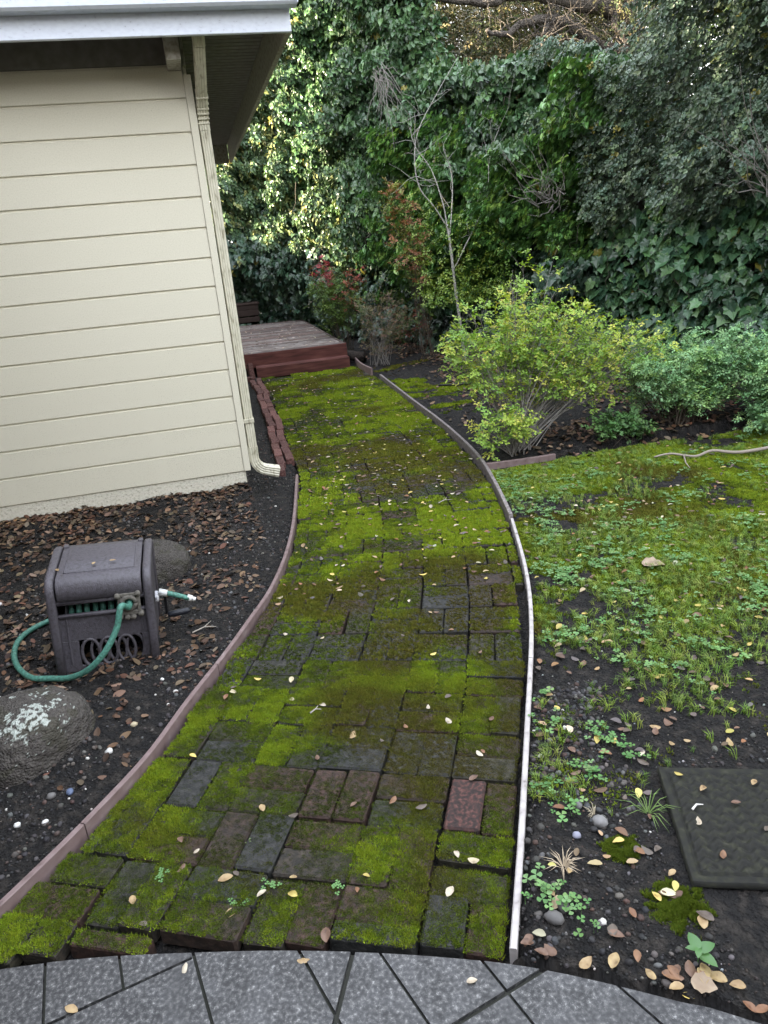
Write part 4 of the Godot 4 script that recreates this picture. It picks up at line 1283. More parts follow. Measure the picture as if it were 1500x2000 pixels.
	# slender bare sapling
	var t := thing("bare_sapling", "slender pale-barked sapling with bare branches behind yellow shrub", "tree", Vector3(3.02, 0.04, -8.6))
	var bark := tri_map(mat(Color.WHITE, 0.85, 0.3), ramp_tex(noise_img(128, 0.09, 4, 150), [[0.0, lin(0.12, 0.11, 0.10)], [0.5, lin(0.36, 0.345, 0.32)], [1.0, lin(0.52, 0.50, 0.47)]]), Vector3.ONE * 4.0)
	var st := ST(true)
	var trunk := smooth_line([Vector3(3.02, 0.02, -8.6), Vector3(2.98, 0.5, -8.6), Vector3(2.94, 0.92, -8.6), Vector3(2.91, 1.37, -8.6), Vector3(2.88, 1.60, -8.6)], 4)
	tube(st, trunk, taper(trunk.size(), 0.020, 0.014), 8)
	part_world("trunk", st, bark, t)
	st = ST(true)
	for br in [[Vector3(2.88, 1.58, -8.6), Vector3(2.72, 1.80, -8.55), Vector3(2.56, 1.99, -8.5), Vector3(2.52, 2.25, -8.5), Vector3(2.58, 2.55, -8.5), Vector3(2.80, 2.88, -8.5), Vector3(3.06, 3.22, -8.5)], [Vector3(2.88, 1.58, -8.6), Vector3(2.85, 1.81, -8.6), Vector3(2.75, 2.18, -8.65), Vector3(2.60, 2.42, -8.7), Vector3(2.55, 2.62, -8.7)], [Vector3(2.93, 1.10, -8.6), Vector3(3.05, 1.35, -8.5), Vector3(3.29, 1.82, -8.4), Vector3(3.35, 2.28, -8.4), Vector3(3.58, 2.72, -8.4)], [Vector3(2.90, 1.45, -8.6), Vector3(2.98, 1.75, -8.7), Vector3(3.02, 2.1, -8.75), Vector3(2.95, 2.4, -8.8)]]:
		var line := smooth_line(br, 4)
		tube(st, line, taper(line.size(), 0.0085, 0.0022), 6)
		for i in 12:
			var p: Vector3 = line[rng.randi_range(4, line.size() - 1)]
			var dv := Vector3(rng.randf_range(-0.8, 0.8), rng.randf_range(-0.2, 1.0), rng.randf_range(-0.4, 0.6)).normalized() * rng.randf_range(0.15, 0.45)
			var tw := smooth_line(wobble(p, p + dv, 3, 0.025), 2)
			tube(st, tw, taper(tw.size(), 0.0026, 0.0009), 4)
	part_world("branches", st, bark, t)
	var xs := []
	var cs := []
	for i in 520:
		var p := Vector3(3.0 + rng.randf_range(-0.5, 0.55), 0.75 + rng.randf() * rng.randf() * 1.2, -8.5 + rng.randf_range(-0.3, 0.3))
		xs.append(t.transform.affine_inverse() * Transform3D(facing(Vector3(rng.randf_range(-1, 1), 1, rng.randf_range(-1, 1)), rng.randf() * TAU), p))
		cs.append(vary([Color(0.13, 0.22, 0.03), Color(0.20, 0.28, 0.04)][i % 2], 0.25))
	copies("foliage", sprig_mesh(6, 0.034, 0.020, 305), leaf_mat(0.45, 0.5, 0.5), xs, cs, t)

# ================================================================ trees behind the hedge
func crown(root: Node3D, lobes: Array, n: int, mesh: Mesh, cols: Array, lm: Material, sc := 1.0) -> void:
	var xs := []
	var cs := []
	var inv := root.transform.affine_inverse()
	for lb in lobes:
		var c: Vector3 = lb[0]
		var r: Vector3 = lb[1]
		for i in n:
			var d := Vector3(rng.randfn(), rng.randfn(), rng.randfn()).normalized()
			var k := pow(rng.randf(), 0.45)
			var p := c + d * r * k * (1.0 + N1.get_noise_3d(c.x + d.x * 3.0, c.y + d.y * 3.0, c.z + d.z * 3.0) * 0.5)
			if N2.get_noise_3d(p.x * 1.2, p.y * 1.2, p.z * 1.2) < -0.16: continue
			xs.append(inv * Transform3D(facing(d + Vector3(rng.randf_range(-1, 1), rng.randf_range(0, 1.2), rng.randf_range(-1, 1)), rng.randf() * TAU).scaled(Vector3.ONE * sc * rng.randf_range(0.7, 1.3)), p))
			cs.append(vary(cols[rng.randi() % cols.size()], 0.25))
	copies("crown", mesh, lm, xs, cs, root)

func build_trees() -> void:
	var bark := tri_map(mat(Color.WHITE, 0.9, 0.3), ramp_tex(noise_img(256, 0.06, 5, 160), [[0.0, lin(0.03, 0.026, 0.023)], [0.5, lin(0.11, 0.095, 0.085)], [1.0, lin(0.30, 0.27, 0.24)]]), Vector3.ONE * 1.6)
	relief(bark, noise_img(256, 0.08, 4, 161), 3.0)
	var lm := leaf_mat(0.5, 0.5, 0.4)
	var small := sprig_mesh(9, 0.055, 0.030, 310, 0.9)
	var oak := thing("oak_tree", "old oak with crooked grey limbs above the hedge", "tree", Vector3(9.6, 0, -15.6))
	var limbs := [
		[[Vector3(9.6, 0, -15.6), Vector3(9.5, 2.2, -15.5), Vector3(9.2, 4.2, -15.4), Vector3(9.5, 6.4, -15.8), Vector3(10.2, 9.0, -16.4)], 0.36, 0.12, "trunk"],
		[[Vector3(9.25, 4.1, -15.4), Vector3(8.9, 4.45, -15.2), Vector3(8.2, 4.72, -15.1), Vector3(7.75, 4.95, -15.0), Vector3(7.3, 5.10, -15.0), Vector3(6.75, 5.05, -15.0), Vector3(6.3, 4.85, -14.9), Vector3(5.9, 4.9, -14.8)], 0.16, 0.035, "limb"],
		[[Vector3(9.3, 4.9, -15.5), Vector3(8.75, 5.25, -15.2), Vector3(8.1, 5.35, -15.1), Vector3(7.4, 5.45, -15.0), Vector3(6.7, 5.50, -14.9), Vector3(6.0, 5.38, -14.8), Vector3(5.3, 5.42, -14.8), Vector3(4.4, 5.45, -14.9)], 0.19, 0.05, "limb"],
		[[Vector3(8.75, 5.25, -15.2), Vector3(8.55, 4.95, -14.9), Vector3(8.65, 4.6, -14.7), Vector3(8.5, 4.3, -14.6)], 0.08, 0.03, "limb"],
		[[Vector3(7.3, 5.10, -15.0), Vector3(7.0, 4.75, -14.8), Vector3(7.05, 4.4, -14.7)], 0.045, 0.015, "limb"],
		[[Vector3(7.0, 5.48, -14.95), Vector3(6.8, 5.9, -15.0), Vector3(6.2, 6.6, -15.4), Vector3(5.6, 7.6, -15.8)], 0.09, 0.03, "limb"]]
	for l in limbs:
		var st := ST(true)
		var line := smooth_line(l[0], 5)
		for i in line.size():
			if i > 0: line[i] += Vector3(rng.randf_range(-1, 1), rng.randf_range(-1, 1), rng.randf_range(-1, 1)) * float(l[1]) * 0.15
		tube(st, line, taper(line.size(), l[1], l[2]), 10)
		part_world(l[3], st, bark, oak)
	var tw := ST()
	for i in 220:
		var l: Array = limbs[1 + rng.randi() % 5][0]
		var p: Vector3 = (l[rng.randi_range(0, l.size() - 2)] as Vector3).lerp(l[rng.randi_range(1, l.size() - 1)], 0.3)
		var e := p + Vector3(rng.randf_range(-0.9, 0.9), rng.randf_range(-0.8, 0.9), rng.randf_range(-0.7, 0.7))
		var line := wobble(p, e, 5, 0.09)
		tube(tw, line, taper(6, 0.012, 0.003), 4)
	part_world("twigs", tw, bark, oak)
	crown(oak, [[Vector3(7.0, 6.9, -15.6), Vector3(4.6, 1.5, 1.8)], [Vector3(9.5, 6.0, -15.6), Vector3(2.2, 2.2, 2.2)], [Vector3(6.0, 5.2, -16.6), Vector3(4.0, 1.1, 0.9)]], 4200, small, [Color(0.085, 0.105, 0.035), Color(0.13, 0.12, 0.05), Color(0.06, 0.085, 0.03), Color(0.17, 0.14, 0.075)], lm, 1.0)
	var rear := [
		["brown-leaved tree far behind the gap in the hedge", Vector3(6.2, 0, -19.5), [[Vector3(6.2, 4.6, -19.5), Vector3(3.0, 2.9, 1.8)], [Vector3(8.8, 4.8, -20.0), Vector3(2.6, 3.2, 1.8)]], [Color(0.12, 0.11, 0.075), Color(0.17, 0.155, 0.11), Color(0.08, 0.082, 0.05), Color(0.10, 0.115, 0.05)]],
		["dark leafy tree behind the hedge beyond the house", Vector3(-0.5, 0, -17.5), [[Vector3(-0.5, 5.6, -17.2), Vector3(3.6, 3.4, 1.6)], [Vector3(3.0, 6.0, -17.4), Vector3(2.6, 3.4, 1.6)]], [Color(0.035, 0.07, 0.025), Color(0.055, 0.095, 0.03), Color(0.08, 0.10, 0.03)]],
		["olive tree crown rising behind the upper right hedge", Vector3(10.5, 0, -9.0), [[Vector3(9.2, 5.4, -9.6), Vector3(2.4, 3.0, 3.4)], [Vector3(9.0, 4.8, -5.5), Vector3(2.0, 3.2, 3.2)]], [Color(0.045, 0.08, 0.03), Color(0.07, 0.11, 0.035), Color(0.10, 0.125, 0.04)]],
		["distant tree filling the view behind the oak", Vector3(12.0, 0, -22.0), [[Vector3(12.0, 6.5, -22.0), Vector3(4.5, 5.0, 2.0)], [Vector3(3.5, 7.5, -23.0), Vector3(5.5, 5.5, 2.0)]], [Color(0.06, 0.08, 0.035), Color(0.10, 0.10, 0.05), Color(0.14, 0.13, 0.07)]]]
	for e in rear:
		var t := thing("garden_tree", e[0], "tree", e[1], 0.0, "trees behind the hedge")
		var st := ST(true)
		var top: Vector3 = e[2][0][0]
		tube(st, smooth_line([e[1], (e[1] as Vector3).lerp(top, 0.5) + Vector3(0.15, 0, 0.1), top], 4), taper(9, 0.2, 0.07), 9)
		for lb in e[2]:
			for i in 7:
				var r: Vector3 = lb[1]
				var tip: Vector3 = (lb[0] as Vector3) + Vector3(rng.randf_range(-1, 1) * r.x, rng.randf_range(-0.5, 0.8) * r.y, rng.randf_range(-1, 1) * r.z) * 0.8
				tube(st, smooth_line(wobble((e[1] as Vector3).lerp(top, rng.randf_range(0.5, 0.9)), tip, 4, 0.2), 2), taper(9, 0.06, 0.015), 5)
		part_world("trunk", st, bark, t)
		crown(t, e[2], 9000, small, e[3], lm, 1.5)
	# laurel backing, then an unseen tree placed to keep sun off the hedge
	var lb := thing("laurel_bank", "dense dark laurel bank closing the view behind the hedge", "hedge", Vector3(1.5, 0, -16.6))
	crown(lb, [[Vector3(1.5, 1.6, -16.6), Vector3(4.6, 2.0, 0.9)], [Vector3(3.6, 2.6, -15.9), Vector3(2.0, 2.6, 0.7)], [Vector3(7.6, 2.4, -8.0), Vector3(0.9, 2.4, 3.2)], [Vector3(7.9, 2.6, -4.6), Vector3(0.9, 2.6, 2.6)], [Vector3(6.5, 3.6, -6.6), Vector3(0.7, 1.8, 1.8)], [Vector3(6.4, 1.7, -10.8), Vector3(1.3, 1.5, 1.7)], [Vector3(6.3, 1.6, -8.2), Vector3(0.5, 1.4, 1.8)], [Vector3(7.4, 4.6, -5.0), Vector3(0.8, 2.0, 2.6)]], 5200, small, [Color(0.04, 0.075, 0.03), Color(0.06, 0.10, 0.035), Color(0.03, 0.055, 0.025)], lm, 1.7)
	var unseen_tree := thing("garden_tree", "unseen tall tree left of the house, placed to shade the hedge", "tree", Vector3(-7.5, 0, -10.3), 0.0, "trees behind the hedge")
	var s3 := ST(true)
	tube(s3, [Vector3(-7.5, 0, -10.3), Vector3(-7.3, 4, -10.3), Vector3(-7.5, 8.0, -9.5)], [0.22, 0.18, 0.08], 9)
	part_world("trunk", s3, bark, unseen_tree)
	crown(unseen_tree, [[Vector3(-7.5, 8.1, -9.9), Vector3(2.0, 3.2, 1.8)], [Vector3(-7.5, 7.8, -6.9), Vector3(2.0, 2.7, 2.3)], [Vector3(-7.5, 7.6, -3.8), Vector3(2.0, 2.5, 2.2)]], 9000, small, [Color(0.05, 0.09, 0.03), Color(0.07, 0.11, 0.035)], lm, 1.6)

# ================================================================ hose reel box and hose
func rounded(w: float, h: float, r: float) -> Array:
	var out := []
	for k in 4:
		var c := Vector2((w * 0.5 - r) * (1 if k in [0, 3] else -1), (h * 0.5 - r) * (1 if k in [0, 1] else -1))
		for i in 4: out.append(c + Vector2.from_angle(PI * 0.5 * k + PI * 0.5 * i / 3.0) * r)
	return out

func yz_frames(pts: Array, x: float) -> Array:        # sweep along a line in the YZ plane
	var out := []
	for i in pts.size():
		var a: Vector2 = pts[maxi(i - 1, 0)]
		var b: Vector2 = pts[mini(i + 1, pts.size() - 1)]
		var t := (b - a).normalized()
		var f := Vector3(0, t.y, t.x)
		out.append(Transform3D(Basis(Vector3.RIGHT, f.cross(Vector3.RIGHT).normalized(), f), Vector3(x, (pts[i] as Vector2).y, (pts[i] as Vector2).x)))
	return out

func build_reel() -> void:
	var box := thing("hose_reel_box", "grey-brown plastic hose reel box with a crank", "hose reel", Vector3(-0.572, -0.012, -2.985))
	box.basis = Basis(Vector3.UP, 0.02) * Basis(Vector3.BACK, -0.085)
	var m := tri_map(mat(Color.WHITE, 0.5, 0.45), ramp_tex(noise_img(256, 0.07, 5, 201), [[0.0, lin(0.036, 0.032, 0.034)], [0.4, lin(0.070, 0.064, 0.072)], [0.8, lin(0.084, 0.077, 0.090)], [1.0, lin(0.13, 0.125, 0.13)]]), Vector3.ONE * 3.0)
	relief(m, noise_img(256, 0.2, 3, 202), 0.15)
	var dark := mat(lin(0.015, 0.015, 0.017), 0.6, 0.4)
	# the rounded frames at each side: up the front, over the top, down the back
	for s in [-1, 1]:
		var st := ST(true)
		var line := [Vector2(0.185, 0.0), Vector2(0.182, 0.15), Vector2(0.180, 0.32), Vector2(0.178, 0.350), Vector2(0.170, 0.372), Vector2(0.152, 0.386), Vector2(0.12, 0.391), Vector2(-0.10, 0.408), Vector2(-0.145, 0.402), Vector2(-0.170, 0.38), Vector2(-0.180, 0.34), Vector2(-0.186, 0.0)]
		sweep(st, yz_frames(line, s * 0.178), rounded(0.034, 0.034, 0.011))
		obj("frame", st, m, box)
		st = ST()
		var pl := [Vector2(0.172, 0.0), Vector2(0.166, 0.33), Vector2(0.13, 0.385), Vector2(-0.14, 0.395), Vector2(-0.172, 0.34), Vector2(-0.176, 0.0)]
		for k in range(1, pl.size() - 1):
			for xx in [s * 0.172, s * 0.186]:
				tri(st, Vector3(xx, pl[0].y, pl[0].x), Vector3(xx, pl[k].y, pl[k].x), Vector3(xx, pl[k + 1].y, pl[k + 1].x))
		obj("side_panel", st, m, box)
	# lid
	var lid := ST(true)
	var lp := [Vector2(0.187, 0.318), Vector2(0.187, 0.352), Vector2(0.182, 0.378), Vector2(0.166, 0.392), Vector2(0.13, 0.398), Vector2(-0.10, 0.414), Vector2(-0.15, 0.412)]
	sweep(lid, yz_frames(lp, 0.0), rounded(0.312, 0.012, 0.005))
	var lidn := obj("lid", lid, m, box)
	lid = ST(true)
	sweep(lid, yz_frames([Vector2(0.125, 0.4025), Vector2(0.0, 0.4115), Vector2(-0.10, 0.4185), Vector2(-0.135, 0.417)], 0.0), rounded(0.262, 0.010, 0.004))
	obj("raised_panel", lid, m, lidn)
	for s in [-0.148, 0.148]:
		lid = ST(); cbox(lid, Vector3(s, 0.420, -0.135), Vector3(0.020, 0.012, 0.03), 0.003)
		obj("hinge", lid, m, lidn)
	# rails, front panel with its row of interlaced rings
	for y in [0.303, 0.247]:
		var st := ST(true)
		tube(st, [Vector3(-0.172, y, 0.176), Vector3(0.172, y, 0.176)], [0.0095, 0.0095], 9)
		obj("rail", st, m, box)
	var fp := ST()
	cbox(fp, Vector3(0.0, 0.190, 0.168), Vector3(0.33, 0.105, 0.012), 0.002)
	cbox(fp, Vector3(-0.1335, 0.070, 0.168), Vector3(0.063, 0.135, 0.012), 0.002)
	cbox(fp, Vector3(0.151, 0.070, 0.168), Vector3(0.028, 0.135, 0.012), 0.002)
	cbox(fp, Vector3(0.0175, 0.0145, 0.168), Vector3(0.239, 0.026, 0.012), 0.002)
	var front := obj("front_panel", fp, m, box)
	for s in [-0.135, 0.140]:
		fp = ST(); cbox(fp, Vector3(s, 0.135, 0.1755), Vector3(0.007, 0.20, 0.006), 0.002)
		obj("moulding", fp, m, front)
	for i in 6:
		var st := ST(true)
		var ring := []
		for k in 21:
			var an := TAU * k / 20.0
			ring.append(Vector3(-0.062 + i * 0.0335 + cos(an) * 0.033, 0.080 + sin(an) * 0.059, 0.170 + (0.003 if i % 2 == 0 else -0.003)))
		tube(st, ring, [0.0068], 6)
		obj("ring", st, m, front)
	var ins := ST(); cbox(ins, Vector3(0, 0.20, -0.165), Vector3(0.33, 0.38, 0.012), 0.003)
	obj("back_panel", ins, dark, box)
	# drum
	var dr := ST(true)
	tube(dr, [Vector3(-0.155, 0.205, 0.0), Vector3(0.155, 0.205, 0.0)], [0.07, 0.07], 14)
	obj("drum", dr, dark, box)
	for s in [-0.140, 0.150]:
		dr = ST(true); tube(dr, [Vector3(s, 0.205, 0.0), Vector3(s + 0.006, 0.205, 0.0)], [0.155, 0.155], 24)
		obj("drum_flange", dr, dark, box)
	# hose guide: a square plate with round lobes and an eye
	var tan_m := tri_map(mat(Color.WHITE, 0.7, 0.35), ramp_tex(noise_img(128, 0.08, 4, 203), [[0.0, lin(0.07, 0.065, 0.055)], [1.0, lin(0.19, 0.175, 0.15)]]), Vector3.ONE * 5.0)
	var gx := 0.102
	var gy := 0.272
	var gd := ST(true)
	var eye := []
	for k in 17: eye.append(Vector3(gx + cos(TAU * k / 16.0) * 0.026, gy + 0.012 + sin(TAU * k / 16.0) * 0.026, 0.197))
	tube(gd, eye, [0.009], 7)
	var guide := obj("hose_guide", gd, tan_m, box)
	for e in [[-0.040, 0.046], [0.036, 0.050], [-0.036, -0.042], [0.042, -0.036], [0.012, -0.046], [-0.010, -0.046]]:
		gd = ST(true); tube(gd, [Vector3(gx + e[0], gy + e[1], 0.186), Vector3(gx + e[0], gy + e[1], 0.204)], [0.0115, 0.0105], 12)
		obj("lobe", gd, tan_m, guide)
	for e in [[-0.033, 0.004, 0.016, 0.088], [0.036, 0.008, 0.014, 0.080], [0.0, 0.046, 0.07, 0.016], [0.0, -0.030, 0.07, 0.018]]:
		gd = ST(); cbox(gd, Vector3(gx + e[0], gy + e[1], 0.1915), Vector3(e[2], e[3], 0.010), 0.003)
		obj("plate", gd, tan_m, guide)
	# axle cap, crank with handle
	var wm := mat(lin(0.55, 0.55, 0.58), 0.5, 0.5)
	var cp := ST(true); tube(cp, [Vector3(0.192, 0.225, 0.03), Vector3(0.203, 0.225, 0.03), Vector3(0.207, 0.225, 0.03)], [0.024, 0.023, 0.016], 16)
	obj("axle_cap", cp, wm, box)
	var cr := ST(); cbox(cr, Vector3(0.228, 0.175, -0.02), Vector3(0.012, 0.125, 0.022), 0.003, Basis(Vector3.RIGHT, 0.25))
	cbox(cr, Vector3(0.212, 0.225, -0.01), Vector3(0.035, 0.022, 0.022), 0.003)
	var crank := obj("crank", cr, dark, box)
	cr = ST(true); tube(cr, [Vector3(0.233, 0.122, 0.0), Vector3(0.242, 0.123, 0.0), Vector3(0.27, 0.126, 0.0), Vector3(0.315, 0.131, 0.0), Vector3(0.325, 0.132, 0.0)], [0.009, 0.0135, 0.0145, 0.0135, 0.009], 12)
	obj("handle", cr, mat(lin(0.012, 0.014, 0.02), 0.45, 0.5), crank)
	# hose
	var hm := tri_map(mat(Color.WHITE, 0.5, 0.45), ramp_tex(noise_img(256, 0.06, 5, 204), [[0.0, lin(0.05, 0.075, 0.06)], [0.35, lin(0.055, 0.165, 0.125)], [0.7, lin(0.085, 0.25, 0.19)], [1.0, lin(0.16, 0.36, 0.29)]]), Vector3.ONE * 4.0)
	var hose := thing("garden_hose", "green garden hose looping from the reel box onto the leaf litter", "hose", Vector3(-0.7, 0.0, -2.75))
	var eye_w := box.transform * Vector3(gx, gy + 0.012, 0.15)
	var hl := smooth_line([box.transform * Vector3(gx - 0.01, 0.235, 0.08), eye_w, box.transform * Vector3(gx, gy + 0.006, 0.222), Vector3(-0.462, 0.285, -2.72), Vector3(-0.490, 0.21, -2.70), Vector3(-0.545, 0.135, -2.672), Vector3(-0.62, 0.072, -2.675), Vector3(-0.70, 0.032, -2.715), Vector3(-0.78, 0.022, -2.757), Vector3(-0.86, 0.020, -2.80), Vector3(-0.931, 0.020, -2.914), Vector3(-0.972, 0.020, -3.058), Vector3(-0.965, 0.020, -3.19), Vector3(-0.90, 0.020, -3.28), Vector3(-0.80, 0.022, -3.33)], 6)
	var hs := ST(true); tube(hs, hl, [0.0118], 10)
	part_world("loop", hs, hm, hose)
	for i in 8:
		hs = ST(true)
		var turn := []
		var x0 := -0.125 + i * 0.030
		for k in 25:
			var an := TAU * k / 24.0
			turn.append(box.transform * Vector3(x0 + 0.012 * k / 24.0 + rng.randf_range(-0.001, 0.001), 0.205 + sin(an) * (0.118 if i % 3 else 0.105), cos(an) * (0.118 if i % 3 else 0.105)))
		tube(hs, turn, [0.0115], 8)
		part_world("coil", hs, hm, hose)
	var lead := thing("leader_hose", "short green leader hose with white end fittings on the reel side", "hose", Vector3(-0.3, 0.2, -2.96))
	hs = ST(true); tube(hs, smooth_line([box.transform * Vector3(0.215, 0.243, 0.03), box.transform * Vector3(0.265, 0.228, 0.035), box.transform * Vector3(0.325, 0.204, 0.04)], 4), [0.0105], 10)
	part_world("tube", hs, hm, lead)
	for e in [[0.207, 0.246, 0.240, 0.236, 0.015], [0.318, 0.207, 0.338, 0.199, 0.0145], [0.338, 0.199, 0.352, 0.194, 0.010]]:
		hs = ST(true); tube(hs, [box.transform * Vector3(e[0], e[1], 0.034), box.transform * Vector3(e[2], e[3], 0.036)], [e[4], e[4] * 0.95], 10)
		part_world("fitting", hs, mat(lin(0.60, 0.60, 0.58), 0.5), lead)

# ================================================================ boulders
func boulder(called: String, label: String, c: Vector3, r: Vector3, seed_: int, turn: float, lichen: bool) -> void:
	var n := FastNoiseLite.new()
	n.seed = seed_
	n.frequency = 0.8
	n.fractal_octaves = 4
	var fine := FastNoiseLite.new()
	fine.seed = seed_ + 3
	fine.frequency = 9.0
	fine.fractal_octaves = 4
	var pos := PackedVector3Array()
	var col := PackedColorArray()
	var idx := PackedInt32Array()
	var RW := 150
	var CW := 220
	for i in RW + 1:
		for j in CW + 1:
			var th := PI * i / RW
			var ph := TAU * (j % CW) / CW
			var d := Vector3(sin(th) * cos(ph), cos(th), sin(th) * sin(ph))
			var sq := Vector3(signf(d.x) * pow(absf(d.x), 0.95), signf(d.y) * pow(absf(d.y), 0.92), signf(d.z) * pow(absf(d.z), 0.95))
			var k := 1.0 + n.get_noise_3dv(d * 1.1) * 0.13 + fine.get_noise_3dv(d * 0.5) * 0.022
			var l := fine.get_noise_3dv(d * 1.1 + Vector3(3, 7, 1)) * 0.9 + n.get_noise_3dv(d * 3.5 + Vector3(9, 1, 4)) * 0.7
			var g := 0.5 + 0.5 * fine.get_noise_3dv(d * 1.6 + Vector3(1, 2, 3))
			var cc := Color(0.028, 0.025, 0.023).lerp(Color(0.115, 0.104, 0.092), g)
			if n.get_noise_3dv(d * 2.0 + Vector3(5, 5, 5)) > 0.12: cc = cc.lerp(Color(0.045, 0.044, 0.026), 0.4)
			var centre_ := 1.0 - clampf((d - Vector3(-0.05, 0.82, 0.45).normalized()).length() / 0.85, 0, 1)
			if lichen and l + centre_ * 0.85 > 0.66 and d.y > 0.05:
				cc = Color(0.28, 0.32, 0.28).lerp(Color(0.46, 0.48, 0.44), g)
				k += 0.006
			pos.append(Basis(Vector3.UP, turn) * (sq * r * k))
			col.append(cc)
	for i in RW:
		for j in CW:
			var a := i * (CW + 1) + j
			idx.append_array([a, a + 1, a + CW + 2, a, a + CW + 2, a + CW + 1])
	var arr := []
	arr.resize(Mesh.ARRAY_MAX)
	arr[Mesh.ARRAY_VERTEX] = pos
	arr[Mesh.ARRAY_COLOR] = col
	arr[Mesh.ARRAY_INDEX] = idx
	var am := ArrayMesh.new()
	am.add_surface_from_arrays(Mesh.PRIMITIVE_TRIANGLES, arr)
	var st := SurfaceTool.new()
	st.create_from(am, 0)
	var m := mat(Color.WHITE, 0.85, 0.35)
	m.vertex_color_use_as_albedo = true
	m.uv1_triplanar = true
	m.uv1_scale = Vector3.ONE * 4.0
	relief(m, noise_img(256, 0.1, 5, seed_), 1.2)
	var o := obj(called, st, m)
	o.position = c
	tag(o, label, "boulder")

func build_boulders() -> void:
	boulder("boulder", "grey boulder with pale lichen patches in the front bed", Vector3(-0.775, 0.03, -2.345), Vector3(0.205, 0.155, 0.175), 8, 0.75, true)
	boulder("boulder", "dark rounded boulder behind the hose reel box", Vector3(-0.40, 0.02, -3.70), Vector3(0.155, 0.145, 0.15), 15, 0.4, false)

# ================================================================ rubber mat
func build_mat() -> void:
	var a := Vector2(1.062, -1.547)
	var e1 := (Vector2(0.91, -1.168) - a).normalized()
	var e2 := Vector2(-e1.y, e1.x)
	if e2.x < 0: e2 = -e2
	var root := thing("rubber_mat", "dark ribbed rubber doormat lying on the soil", "mat", Vector3(a.x, 0.012, a.y))
	var L := 0.41
	var W := 0.62
	var pos := PackedVector3Array()
	var idx := PackedInt32Array()
	var NX := 150
	var NY := 210
	for j in NY + 1:
		for i in NX + 1:
			var u := L * i / NX
			var v := W * j / NY
			var h := 0.010
			var ed := minf(minf(u, L - u), minf(v, W - v))
			if ed > 0.022 and ed < 0.028: h -= 0.004
			elif ed >= 0.028:
				var ph := u / 0.030 * PI + sin(v / 0.042 * TAU) * 0.9
				h += 0.0085 * absf(sin(ph)) * (0.6 + 0.4 * absf(cos(v / 0.042 * PI))) - 0.002
			if ed < 0.0001: h = -0.004
			h += N2.get_noise_2d(u * 8.0, v * 8.0) * 0.004
			var p := e1 * u + e2 * v
			pos.append(Vector3(p.x, h + N1.get_noise_2d(u * 3.0, v * 3.0) * 0.006, p.y))
	for j in NY:
		for i in NX:
			var q := j * (NX + 1) + i
			idx.append_array([q, q + 1, q + NX + 2, q, q + NX + 2, q + NX + 1])
	var arr := []
	arr.resize(Mesh.ARRAY_MAX)
	arr[Mesh.ARRAY_VERTEX] = pos
	arr[Mesh.ARRAY_INDEX] = idx
	var am := ArrayMesh.new()
	am.add_surface_from_arrays(Mesh.PRIMITIVE_TRIANGLES, arr)
	var st := SurfaceTool.new()
	st.create_from(am, 0)
	var m := tri_map(mat(Color.WHITE, 0.75, 0.4), ramp_tex(noise_img(256, 0.05, 5, 210), [[0.0, lin(0.006, 0.006, 0.005)], [0.5, lin(0.012, 0.012, 0.009)], [0.75, lin(0.020, 0.021, 0.011)], [1.0, lin(0.045, 0.042, 0.034)]]), Vector3.ONE * 2.5)
	obj("ribbed_surface", st, m, root)
	st = ST()
	var c := e1 * L * 0.5 + e2 * W * 0.5
	cbox(st, Vector3(c.x, -0.004, c.y), Vector3(L * 0.995, 0.012, W * 0.995), 0.003, Basis(Vector3(e1.x, 0, e1.y), Vector3.UP, Vector3(e2.x, 0, e2.y)))
	obj("base_sheet", st, mat(lin(0.014, 0.014, 0.013), 0.8, 0.4), root)

# ================================================================ lawn: moss, grass, clover
func in_lawn(x: float, z: float) -> bool:
	return x > xr(z) + 0.02 and z > -4.46 + 0.0 * x and z < zp(x) - 0.03 and x < 5.2 and not on_mat(x, z)

func on_mat(x: float, z: float) -> bool:
	return x > 0.90 and (x - 1.062) * -0.372 + (z + 1.547) * 0.928 > -0.03 and (x - 1.062) * 0.928 + (z + 1.547) * 0.372 > -0.04

func lawn_cover(x: float, z: float) -> float:      # how green the patch is
	var v := N1.get_noise_2d(x * 1.5 + 12.0, z * 1.5 - 8.0) * 0.8 + N2.get_noise_2d(x * 5.0, z * 5.0) * 0.4
	var near := smoothstep(-1.72, -1.18, z + (x - 0.8) * 0.22 + N1.get_noise_2d(x * 3.0 + 5.0, z * 3.0) * 0.5)        # trodden bare soil by the mat
	return v * 1.25 + 0.52 - near * 1.6

